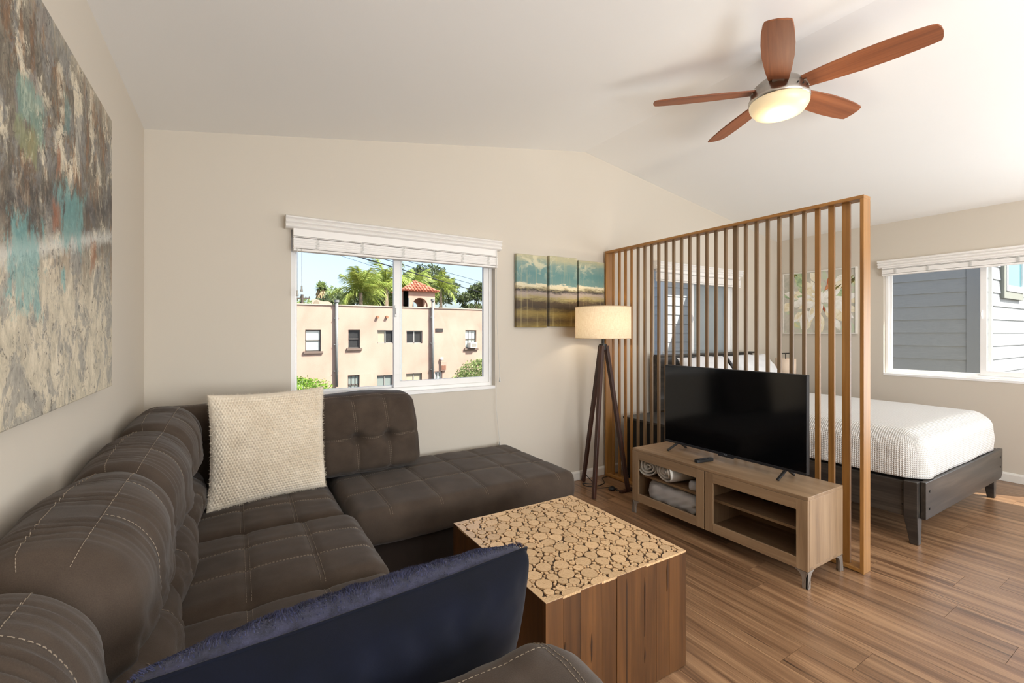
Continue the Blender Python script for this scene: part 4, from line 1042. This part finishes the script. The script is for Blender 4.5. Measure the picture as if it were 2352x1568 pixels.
for k in range(5):
    o = bpy.data.objects.new('blade', bmz if k == 0 else bmz); COL.objects.link(o); o.parent = fan
    if k == 0: bmz.materials.append(M_BLADE); bkz.materials.append(M_STEEL)
    o.location = (0,0,2.755-2.99); o.rotation_euler = Matrix.Rotation(math.radians(-8+72*k),3,'Z').__matmul__(Matrix.Rotation(math.radians(-13),3,'X')).to_euler()
    ORG[o.name] = Vector(F0)
    if k == 0:
        md = o.modifiers.new('bevel','BEVEL'); md.width = .002; md.segments = 1
    c = bpy.data.objects.new('bracket', bkz); COL.objects.link(c); c.parent = o
for k in range(3):
    a = -2.0+.25*k; obj('screw', B().tube([(FXc+.150*math.cos(a),FYc+.150*math.sin(a),2.725),(FXc+.155*math.cos(a),FYc+.155*math.sin(a),2.725)], .004, 8), M_BLACK, fan)
# ---------------------------------------------------------------- outside: ground, neighbour house with lap siding
GZ = -3.6
M_SIDE0 = plain('lower_storey_paint', (150,146,138), .8)
q = NT('street_ground'); q.l(q.ramp(q.noise(q.coord(), .6, 5), [(.35,(70,68,64)),(.65,(96,93,88))]), q.b.inputs['Base Color']); q.set(Roughness=.9)
struct('wall_lower', B().box(XL-.15, XR+.15, YR-.16, YB+.16, GZ, -.121), M_SIDE0)
struct('ground', B().box(-60, 90, -40, 140, GZ-.3, GZ), q.m)
q = NT('grey_siding_paint'); q.l(q.ramp(q.noise(q.coord(scale=(2,2,30), rnd=9), 6, 4), [(.3,(160,163,163)),(.7,(174,176,175))]), q.b.inputs['Base Color']); q.set(Roughness=.6); q.bump(q.noise(q.coord(scale=(3,3,60)), 8, 3), .1, .002); M_SIDE = q.m
M_SIDETRIM = plain('siding_trim', (158,161,162), .6)
nh = thing('neighbour_house', 'grey lap-sided house just outside the bed windows', 'house', (8.0, 1.82, GZ))
HX, HY, HYP, HXJ, HT = 8.0, 1.82, 5.9, 7.0, 2.75
obj('wall_core', B().box(HX+.02, 14, HY+.02, 9, GZ, HT).box(HXJ+.02, 8.2, HYP+.02, HYP+.3, GZ, HT), M_SIDE, nh)
PT = .176
for k in range(36):
    z0 = GZ+.01+PT*k
    if z0+PT > HT: break
    obj('siding_board', B().prism([(HX-.018,z0),(HX+.02,z0),(HX+.02,z0+PT),(HX-.004,z0+PT)], 1, HY+.10, HYP), M_SIDE, nh, org=(HX, 3.9, z0))
    obj('siding_board', B().prism([(HY-.018,z0),(HY+.02,z0),(HY+.02,z0+PT),(HY-.004,z0+PT)], 0, HX+.02, 14), M_SIDE, nh, org=(11, HY, z0))
    obj('siding_board', B().prism([(HYP-.018,z0),(HYP+.02,z0),(HYP+.02,z0+PT),(HYP-.004,z0+PT)], 0, HXJ+.03, HX), M_SIDE, nh, org=(7.5, HYP, z0))
    obj('siding_board', B().prism([(HXJ-.018,z0),(HXJ+.02,z0),(HXJ+.02,z0+PT),(HXJ-.004,z0+PT)], 1, HYP+.07, HYP+.3), M_SIDE, nh, org=(HXJ, 6.0, z0))
obj('corner_board', B().box(HX-.030, HX+.02, HY-.022, HY+.115, GZ, HT), M_SIDETRIM, nh)
obj('corner_board', B().box(HXJ-.022, HXJ+.05, HYP-.030, HYP+.07, GZ, HT), M_TRIM, nh)
obj('eave', B().box(HXJ-.2, HX+.02, HYP-.5, HYP+.4, HT, HT+.12), M_TRIM, nh)
obj('roof', B().prism([(HX,HT),(14.4,HT),(11.2,HT+1.5)], 1, HY-.05, 9), plain('grey_shingle', (96,98,104), .9), nh)
pA = onY(2303, 606, HY-.03); pB = onY(2346, 690, HY-.03)
wx0, wx1, wz0 = pA.x, pB.x, pB.z
wn = obj('window_casing', B().box(wx0-.01, wx1+.01, HY-.05, HY+.0, wz0, wz0+.10).box(wx0-.01, wx0+.075, HY-.05, HY, wz0+.1, wz0+1.3).box(wx1-.03, wx1+.06, HY-.05, HY, wz0+.1, wz0+1.3), plain('olive_grey_trim', (128,130,120), .6), nh)
obj('window_frame', B().box(wx0+.075, wx1-.03, HY-.06, HY, wz0+.1, wz0+.18).box(wx0+.075, wx0+.115, HY-.06, HY, wz0+.18, wz0+1.25).box(wx1-.09, wx1-.03, HY-.06, HY, wz0+.18, wz0+1.25), M_WHITE, wn)
obj('pane', B().box(wx0+.1, wx1-.08, HY-.045, HY-.03, wz0+.18, wz0+1.22), plain('teal_window_glass', (72,122,128), .08), wn)

# ---------------------------------------------------------------- pink stucco apartment block
FY = 24.0
q = NT('pink_stucco'); v = q.coord(); n1 = q.noise(v, .55, 7, .6, .5); n2 = q.noise(q.coord(scale=(1,1,.35)), 1.2, 6, .65)
f = q.math('ADD', q.math('MULTIPLY', n1, .6), q.math('MULTIPLY', n2, .4)); q.l(q.ramp(f, [(.30,(138,114,101)),(.45,(157,132,117)),(.62,(167,143,128))]), q.b.inputs['Base Color']); q.set(Roughness=.9); q.bump(q.noise(v, 30, 4), .3, .01); M_STUCCO = q.m
M_FRAME = plain('dark_window_frame', (72,66,62), .5); M_ALU = plain('aluminium_frame', (168,166,160), .35, .6); M_DARKGL = plain('dark_glass', (48,48,48), .08); M_SHADEGL = plain('blind_behind_glass', (206,212,206), .3); M_TAN = plain('tan_curtain_glass', (158,150,130), .2); M_GREYGL = plain('grey_green_glass', (120,128,124), .12)
M_PIPE = plain('galvanised_pipe', (112,114,112), .55, .1); M_AC = plain('cream_ac', (226,224,214), .5); M_RUST = plain('rust_panel', (112,72,52), .7)
def rect(px0, py0, px1, py1, Y=FY):
    a, c = onY(px0, py0, Y), onY(px1, py1, Y); return a.x, c.x, c.z, a.z
apt = thing('apartment_block', 'pink stucco flat-roofed apartment block across the street', 'building', (7, FY, GZ))
AX0, AX1, AZ = -6.0, 16.0, 2.715
b = B()
wins = [('double_hung', (701,757,737,806), M_SHADEGL, True), ('double_hung', (800,757,827,799), M_DARKGL, True), ('slider', (867,758,904,788), M_TAN, False), ('slider', (933.5,759,970,788), M_DARKGL, False), ('ac_window', (1069,758,1094,799), M_SHADEGL, True),
        ('double_hung', (678,868,702,915), M_SHADEGL, False), ('ac_window', (799,862,826,905), M_GREYGL, False), ('slider', (866,862,902,892), M_GREYGL, False), ('slider', (933,858,969,885), M_TAN, False), ('white_slider', (998.5,853,1016,884), M_GREYGL, False)]
holes = [rect(*w_[1]) for w_ in wins]
xs = sorted({AX0, AX1}|{h[0] for h in holes}|{h[1] for h in holes}); 
for a, c in zip(xs, xs[1:]):
    hs_ = sorted([(h[2],h[3]) for h in holes if h[0] <= a+1e-6 and c <= h[1]+1e-6]); z = GZ
    for lo_, hi_ in hs_: b.box(a, c, FY, FY+.3, z, lo_); z = hi_
    b.box(a, c, FY, FY+.3, z, AZ)
b.box(AX0, AX1, FY+.3, FY+1.0, GZ, AZ-.4)
obj('wall', b, M_STUCCO, apt)
obj('parapet_cap', B().box(AX0-.02, AX1, FY-.05, FY+.36, AZ, AZ+.05), plain('parapet_cap_paint', (168,150,134), .8), apt)
obj('rear_mass', B().box(AX0, AX1, FY+1.0, FY+7, GZ, 1.78), M_STUCCO, apt)
for (kind, pr, gm, sill), (x0_, x1_, z0_, z1_) in zip(wins, holes):
    D = .10; t_ = .045 if kind != 'white_slider' else .06; fm = {'double_hung':M_FRAME,'ac_window':M_FRAME,'slider':M_ALU,'white_slider':M_WHITE}[kind]; b = B()
    for q_ in ((x0_,x1_,z0_,z0_+t_),(x0_,x1_,z1_-t_,z1_),(x0_,x0_+t_,z0_,z1_),(x1_-t_,x1_,z0_,z1_)): b.box(q_[0],q_[1],FY+D,FY+D+.06,q_[2],q_[3])
    xm, zm = (x0_+x1_)/2, (z0_+z1_)/2
    if 'slider' in kind: b.box(xm-t_*.6, xm+t_*.6, FY+D, FY+D+.06, z0_, z1_)
    else: b.box(x0_, x1_, FY+D, FY+D+.06, zm-.03, zm+.03)
    if kind == 'ac_window':
        for xq in (x0_+(x1_-x0_)/3, x0_+2*(x1_-x0_)/3): b.box(xq-.015, xq+.015, FY+D, FY+D+.05, z0_, z1_)
    fr = obj('window', b, fm, apt)
    if 'slider' in kind:
        for a, c, g in ((x0_, xm, gm), (xm, x1_, M_DARKGL if gm is M_TAN and z1_ > 0.9 else gm)): obj('pane', B().box(a, c, FY+D+.03, FY+D+.045, z0_, z1_), g, fr)
    else:
        up = gm
        obj('pane', B().box(x0_, x1_, FY+D+.03, FY+D+.045, zm, z1_), up, fr); obj('pane', B().box(x0_, x1_, FY+D+.05, FY+D+.065, z0_, zm), gm, fr)
    if sill: obj('window_sill', B().box(x0_-.09, x1_+.09, FY-.10, FY+.12, z0_-.11, z0_), plain('brown_sill', (96,80,70), .7), apt)
    if kind == 'ac_window':
        a0, a1 = x0_+.28*(x1_-x0_), x0_+.88*(x1_-x0_); ac = obj('air_conditioner', B().box(a0, a1, FY-.28, FY+.15, z0_+.02, z0_+.33), M_AC, apt, bevel=.01)
        obj('grille', B().box(a0+.07, a1-.05, FY-.285, FY-.27, z0_+.07, z0_+.28), plain('ac_grille', (128,124,116), .6), ac)
for px, y0p, y1p in ((773.5,694,888),(994,692,884)):
    a, c = onY(px, y0p, FY-.14), onY(px, y1p, FY-.14); pp = obj('drain_pipe', B().tube([c, a], .075, 12), M_PIPE, apt, smooth=True)
    obj('pipe_cap', B().tube([a, a+Vector((0,0,.12))], .115, 12), M_PIPE, pp)
    for k in range(3):
        z = c.z+(a.z-c.z)*(k+.6)/3.2; obj('pipe_bracket', B().box(a.x-.12, a.x+.12, FY-.16, FY+.01, z-.02, z+.02), M_PIPE, pp)
for px in (866.5, 888): p = onY(px, 727, FY); obj('scupper', B().tube([p+Vector((0,.05,0)), p-Vector((0,.14,.03))], .07, 10), plain('clay_pipe', (150,104,76), .8), apt)
x0_, x1_, z0_, z1_ = rect(1000,754,1017,762); vt = obj('vent', B().box(x0_, x1_, FY-.03, FY+.0, z0_, z1_), M_FRAME, apt)
for k in range(4): obj('vent_louver', B().box(x0_+.02, x1_-.02, FY-.05, FY-.03, z0_+.02+k*(z1_-z0_)/4, z0_+.03+k*(z1_-z0_)/4), M_FRAME, vt)
p = onY(1014.5, 824, FY-.1); obj('wall_lamp', B().lathe([(.001,-.1),(.07,-.07),(.1,0),(.07,.07),(.001,.1)], p, 14), M_WHITE, apt, smooth=True)
x0_, x1_, z0_, z1_ = rect(1011,831,1023.5,850); bx = obj('meter_box', B().box(x0_, x1_, FY-.12, FY, z0_, z1_), M_STUCCO, apt); obj('meter_door', B().box(x0_+.04, x1_-.04, FY-.14, FY-.12, z0_+.04, (z0_+z1_)/2+.05), M_RUST, bx)
# curved parapet ornament with a small arch on the roof edge behind
a, c = onY(717, 688, 29), onY(762, 703, 29); b = B(); pts = [(a.x,c.z-.6)]
for k in range(13): t_ = k/12; pts.append((a.x+(c.x-a.x)*t_, a.z+.04*math.sin(t_*9)-.20*t_**3))
pts.append((c.x, c.z-.6)); obj('roof_parapet_ornament', b.prism(pts, 1, 29, 29.25), M_STUCCO, apt)
b = B(); cxo = onY(727,700,28.97); pts = [(cxo.x-.16,c.z-.3)]+[(cxo.x-.16*math.cos(PI*k/10)*(1), cxo.z-.05+.34*math.sin(PI*k/10)) for k in range(11)]+[(cxo.x+.16,c.z-.3)]
obj('parapet_niche', b.prism(pts, 1, 28.96, 28.995), plain('niche_shade', (120,112,96), .9), apt)
# tower with arch and tile roof
tw = thing('bell_tower', 'small arched stucco tower with red tiled hip roof behind the parapet', 'tower', (10, 28, 1.8))
TYF = 27.5; e0, e1 = onY(929, 672, TYF), onY(999, 672, TYF); tz0, tz1 = 1.8, e1.z+.02
cx2 = onY(965, 700, TYF).x; ra = .50; zc = onY(965, 702, TYF).z
def arch_wall(b, x0, x1, y0, y1, z0, z1, cx, r, zc):
    b.box(x0, cx-r, y0, y1, z0, z1); b.box(cx+r, x1, y0, y1, z0, z1)
    n = 14
    for k in range(n):
        a0, a1 = PI-PI*k/n, PI-PI*(k+1)/n; p0 = (cx+r*math.cos(a0), zc+r*math.sin(a0)); p1 = (cx+r*math.cos(a1), zc+r*math.sin(a1))
        b.prism([p0, p1, (p1[0], z1), (p0[0], z1)], 1, y0, y1)
b = B(); arch_wall(b, e0.x, e1.x, TYF, TYF+.25, tz0, tz1, cx2, ra, zc); arch_wall(b, e0.x, e1.x, TYF+1.8, TYF+2.05, tz0, tz1, cx2+.15, ra*.8, zc)
b.box(e0.x, e0.x+.25, TYF, TYF+2, tz0, tz1); b.box(e1.x-.25, e1.x, TYF, TYF+2, tz0, tz0+.5); b.box(e1.x-.25, e1.x, TYF+.25, TYF+.7, tz0, tz1); b.box(e1.x-.25, e1.x, TYF+1.4, TYF+1.9, tz0, tz1); b.box(e1.x-.25, e1.x, TYF+.25, TYF+1.9, tz1-.3, tz1)
obj('tower_wall', b, M_STUCCO, tw)
q = NT('terracotta'); oi = q.n('ShaderNodeObjectInfo'); q.l(q.ramp(oi.outputs['Random'], [(0,(150,84,62)),(.5,(172,104,80)),(1,(188,126,102))]), q.b.inputs['Base Color']); q.set(Roughness=.8); M_TILE = q.m
ov = .22; ex0, ex1, ey0, ey1 = e0.x-ov, e1.x+ov, TYF-ov, TYF+2.05+ov; pk = Vector(((ex0+ex1)/2, (ey0+ey1)/2, onY(957,646,TYF+1.0).z)); ez = tz1+.02
obj('roof_deck', B().add([(ex0,ey0,ez),(ex1,ey0,ez),(ex1,ey1,ez),(ex0,ey1,ez),pk-Vector((0,0,.06))], [(0,1,2,3),(0,1,4),(1,2,4),(2,3,4),(3,0,4)]), M_TILE, tw)
rows, colw = 4, .19
for sd_ in range(2):      # the two slopes that face the camera
    A, Bq = ((Vector((ex0,ey0,ez)), Vector((ex1,ey0,ez))), (Vector((ex1,ey0,ez)), Vector((ex1,ey1,ez))))[sd_]
    nT = int((Bq-A).length/colw); nrm = (Bq-A).cross(pk-A).normalized()
    for c_ in range(nT):
        u = (c_+.5)/nT; s0 = A.lerp(Bq, u); mx_ = 1-abs(2*u-1); up = (pk-(A+Bq)/2)
        for r_ in range(rows):
            f0, f1 = r_/rows, (r_+1.15)/rows
            if f0 > mx_-.05: break
            f1 = min(f1, mx_+.04); p0 = s0+up*f0+nrm*.02; p1 = s0+up*f1; b = B(); dv_ = (Bq-A).normalized(); W_ = colw*.46
            vs_ = []
            for p, hh in ((p0,.07),(p1,.05)):
                for k in range(6):
                    a = PI*k/5; vs_.append(p+dv_*W_*math.cos(a)+nrm*(hh*math.sin(a)+.02))
            obj('roof_tile', b.add(vs_, [(k,k+1,k+7,k+6) for k in range(5)]+[(0,1,2,3,4,5)]), M_TILE, tw)
for px, y0p in ((939,684),(0,0)):
    if px: a, c = onY(px, y0p, TYF-.6), onY(px, 712, TYF-.6); obj('vent_pipe', B().tube([c,a], .05, 8), M_PIPE, tw)

# ---------------------------------------------------------------- plants outside
def leafmat(name, c0, c1, c2):
    q = NT(name); n_ = q.noise(q.coord(), 3.0, 3); wn_ = q.n('ShaderNodeTexWhiteNoise'); g = q.n('ShaderNodeNewGeometry'); q.l(g.outputs['Random Per Island'], wn_.inputs[0]); wn_.noise_dimensions = '1D'
    q.l(g.outputs['Random Per Island'], wn_.inputs['W'])
    f = q.math('ADD', q.math('MULTIPLY', n_, .4), q.math('MULTIPLY', wn_.outputs['Value'], .6)); q.l(q.ramp(f, [(.15,c0),(.5,c1),(.85,c2)]), q.b.inputs['Base Color']); q.set(Roughness=.55)
    t = q.t; tl = q.n('ShaderNodeBsdfTranslucent'); tl.inputs[0].default_value = lin(c2); mx = q.n('ShaderNodeMixShader'); mx.inputs[0].default_value = .3
    q.l(q.b.outputs[0], mx.inputs[1]); q.l(tl.outputs[0], mx.inputs[2]); q.l(mx.outputs[0], t.nodes['Material Output'].inputs[0]); return q.m
M_PALM = leafmat('palm_leaf', (80,98,34),(122,140,54),(168,178,94)); M_DKLEAF = leafmat('dark_tree_leaf', (44,56,34),(74,88,52),(112,122,78)); M_HEDGE = leafmat('hedge_leaf', (60,92,26),(104,142,44),(160,186,80)); M_SHRUB = leafmat('shrub_leaf', (84,100,56),(122,140,80),(160,174,114)); M_BARK = plain('bark', (112,98,82), .9, var=.15)
rp = random.Random(5)
def leaves(b, c, rad, n, size, shell=.55, flat=1):
    for _ in range(n):
        while True:
            d = Vector((rp.uniform(-1,1),rp.uniform(-1,1),rp.uniform(-1,1)))
            if .05 < d.length < 1: break
        d = d.normalized()*(shell+(1-shell)*rp.random()**.5)*(1+.18*noise.noise(d*2.3+Vector(c)))
        p = Vector(c)+Vector((d.x*rad[0],d.y*rad[1],d.z*rad[2])); a = Vector((rp.uniform(-1,1),rp.uniform(-1,1),rp.uniform(-.6,1))).normalized(); e = a.orthogonal().normalized(); e = (e*math.cos(1)+a.cross(e)*math.sin(rp.random()*6)).normalized()
        s = size*rp.uniform(.6,1.3); b.add([p, p+a*s*.5+e*s*.22, p+a*s, p+a*s*.5-e*s*.22], [(0,1,2,3)])
def tree(name, label, base, blobs, n, size, m, cat='tree', trunk_r=.15, group=None):
    r = thing(name, label, cat, base, group); b = B()
    for c, rad, k in blobs: leaves(b, c, rad, int(n*k), size)
    obj('foliage', b, m, r, kind='stuff', fix=False); b = B(); top = Vector(blobs[0][0])
    b.tube([base, (Vector(base)+top)/2+Vector((.1,0,0)), top], [trunk_r, trunk_r*.8, trunk_r*.5], 8)
    obj('trunk', b, M_BARK, r, smooth=True)
    for c, rad, k in blobs[1:]: obj('branch', B().tube([Vector(base).lerp(top,.7), c], [trunk_r*.4, trunk_r*.15], 6), M_BARK, r)
    return r
def frond(L_, droop, seed):
    b = B(); R_ = random.Random(seed); n = 22; pts = []
    for i in range(n+1): t = i/n; pts.append(Vector((L_*(t-.18*t*t*droop), 0, L_*(.42*t-.95*droop*t*t))))
    b.tube(pts, [.03*(1-.8*i/n) for i in range(n+1)], 5)
    for i in range(2, n+1):
        for s in (-1,1):
            for sub in (0,.5):
                t = min(1,(i+sub)/n); p = pts[min(i,n)].lerp(pts[min(i+1,n)],sub); l = L_*.30*(math.sin(PI*min(1,t*.92+.08))**.6+.15); d = (pts[min(i,n)]-pts[i-1]).normalized()
                o_ = (Vector((0,s,0))*.85+d*.55+Vector((0,0,R_.uniform(-.75,.05)))).normalized(); w_ = d*.022*L_/2
                mid_ = p+o_*l*.55; tip = p+o_*l+Vector((0,0,-l*.35)); b.add([p-w_,p+w_,mid_+w_*.9,mid_-w_*.9,tip], [(0,1,2,3),(3,2,4)])
    return b
FRm = [frond(2.3, d, k).mesh('frond', fix=False) for k, d in enumerate((.35,.6,.85,1.05))]
for m_ in FRm: m_.materials.append(M_PALM)
def palm(label, top, scale, nf, seed, lean=0):
    R_ = random.Random(seed); base = Vector((top.x-lean, top.y, GZ)); r = thing('palm_tree', label, 'palm tree', base, 'palms behind the pink building')
    obj('trunk', B().tube([base, base.lerp(top,.5)+Vector((.1,0,0)), top], [.22*scale,.18*scale,.13*scale], 10), M_BARK, r, smooth=True)
    for k in range(nf):
        el = R_.uniform(0,1); m_ = FRm[min(3,int(el*4))]; o = bpy.data.objects.new('frond', m_); COL.objects.link(o); o.parent = r; o.location = top-base
        o.rotation_euler = (R_.uniform(-.3,.3), -.9*(1-el)+.25*el, 2*PI*k/nf*2.6+R_.uniform(-.3,.3)); s = scale*R_.uniform(.85,1.15); o.scale = (s,s,s)
palm('feathery palm with drooping fronds nearest the fan palm', onY(828,672,33), .98, 22, 1)
palm('tallest feathery palm, crown behind the window mullion', onY(886,648,35), 1.15, 22, 2)
palm('feathery palm behind the tiled tower roof', onY(945,650,36), .85, 20, 3)
palm('feathery palm drooping beside the tower toward the open-crowned tree', onY(1012,664,34), .78, 18, 4)
def at(px, py, Y): return tuple(onY(px, py, Y))
tree('broadleaf_tree', 'dark broadleaf tree behind the palms and mullion', (onY(985,700,46).x,46,GZ), [(at(985,650,46),(2.4,2,1.9),1),(at(1015,668,46),(1.8,2,1.5),.7),(at(955,655,46),(1.8,2,1.6),.7)], 1800, .42, M_DKLEAF)
tree('broadleaf_tree', 'dark tree mass low between the palms over the parapet', (onY(880,700,40).x,40,GZ), [(at(885,680,40),(2.4,1.5,1.4),1),(at(850,692,40),(2.6,1.5,.9),.8),(at(800,695,40),(2.4,1.5,.8),.7)], 1500, .36, M_DKLEAF)
tree('pine_tree', 'dark open-crowned tree beyond the shrub and parapet', (onY(1095,720,50).x,50,GZ), [(at(1094,680,50),(.8,.8,.6),.5),(at(1072,682,50),(.9,.8,.45),.5),(at(1102,662,50),(1.0,.8,.6),.6),(at(1062,690,50),(.5,.6,.35),.3),(at(1110,676,50),(.8,.8,.5),.5),(at(1085,705,50),(1.6,1.0,.25),.4),(at(1088,668,50),(.6,.6,.35),.4)], 700, .42, M_DKLEAF)
tree('broadleaf_tree', 'grey-green bushy tree beside the distant fan palm', (onY(766,720,64).x,64,GZ), [(at(766,686,64),(1.6,1.5,1.5),1),(at(756,692,64),(1.6,1.5,1.1),.7),(at(702,697,64),(1.2,1.5,.5),.3)], 900, .38, M_SHRUB)
tree('round_hedge', 'clipped bright green hedge just above the wool pillow', (onY(705,900,11).x,11,GZ), [(at(700,905,11),(.62,.6,.36),1),(at(668,905,11),(.5,.6,.40),.8),(at(733,912,11),(.26,.4,.24),.4)], 2600, .060, M_HEDGE, 'hedge', .08)
tree('garden_shrub', 'wispy green shrub in front of the pink wall', (onY(1088,900,15).x,15,GZ), [(at(1090,856,15),(.62,.6,.42),1),(at(1072,872,15),(.5,.5,.35),.7),(at(1045,876,15),(.22,.3,.15),.2),(at(1105,842,15),(.35,.4,.3),.5)], 1500, .085, M_SHRUB, 'shrub', .06)
# distant fan palm
fp = onY(738,662,60); r = thing('fan_palm', 'distant fan palm with shaggy dead skirt', 'palm tree', (fp.x,60,GZ))
obj('trunk', B().tube([(fp.x,60,GZ),(fp.x,60,fp.z)], .28, 8), M_BARK, r)
b = B()
for k in range(260):
    a, e = rp.random()*2*PI, rp.uniform(-.5,1.4); d = Vector((math.cos(a)*math.cos(e),math.sin(a)*math.cos(e),math.sin(e))); s_ = d.cross(Vector((0,0,1))).normalized()*.12; L_ = rp.uniform(.6,1.05)
    b.add([fp+d*.1, fp+d*L_*.7+s_, fp+d*L_, fp+d*L_*.7-s_], [(0,1,2,3)])
obj('crown', b, M_SHRUB, r, kind='stuff', fix=False); b = B()
for k in range(160):
    a = rp.random()*2*PI; p = fp+Vector((math.cos(a)*.35,math.sin(a)*.35,-rp.uniform(.1,1.0))); d = Vector((math.cos(a)*.5,math.sin(a)*.5,-1)).normalized()*rp.uniform(.5,.9); b.add([p+Vector((.07,0,0)),p-Vector((.07,0,0)),p+d], [(0,1,2)])
obj('dead_skirt', b, plain('dead_frond', (160,140,104), .9), r, kind='stuff', fix=False)
# utility pole and cables
pp = onY(694,690,48); ut = thing('utility_pole', 'far utility pole with cross-arm beyond the parapet near the fan palm', 'utility pole', (pp.x,48,GZ)); M_POLE = plain('pole_wood', (74,66,58), .9)
obj('pole', B().tube([(pp.x,48,GZ),(pp.x,48,onY(694,676,48).z)], .13, 8), M_POLE, ut); a, c = onY(680,685,48), onY(712,685,48); obj('crossarm', B().bar(a, c, .12, .12), M_POLE, ut)
for t_ in (.05,.3,.7,.95): p = a.lerp(c,t_); obj('insulator', B().lathe([(.03,.06),(.05,.1),(.03,.2),(.001,.22)], p, 8), M_POLE, ut)
p2 = onY(1300,690,22); up2 = thing('utility_pole', 'street utility pole carrying the cables beside the pink building', 'utility pole', (p2.x,21.8,GZ))
obj('pole', B().tube([(p2.x,21.8,GZ),(p2.x,21.8,5.2)], .14, 10), M_POLE, up2); obj('crossarm', B().bar((p2.x-.5,21.8,4.6),(p2.x+.5,21.8,4.6), .1, .1), M_POLE, up2)
def cable(label, p0, p1, r, sag=.06):
    sl_ = (p1[1]-p0[1])/(p1[0]-p0[0]); a = onY(640, p0[1]+sl_*(640-p0[0]), YB+.165); c = onY(1300, p0[1]+sl_*(1300-p0[0]), 21.8); P = []
    for k in range(33): t_ = k/32; p = a.lerp(c,t_); P.append(p-Vector((0,0,sag*4*t_*(1-t_))))
    tag(obj('overhead_cable', B().tube(P, r, 6), M_CABLE, None), label, 'cable', 'overhead cables outside the sofa window')
cable('thickest overhead cable, lowest across the tower roof', (790,578), (1108,667), .0055)
cable('overhead cable running second lowest above the tower roof', (930,605), (1095,650), .0035)
cable('topmost thin overhead cable above the tower', (930,594), (1108,643), .0030)
cable('faint hair-thin overhead cable close under the blind', (760,578), (900,622), .0016)
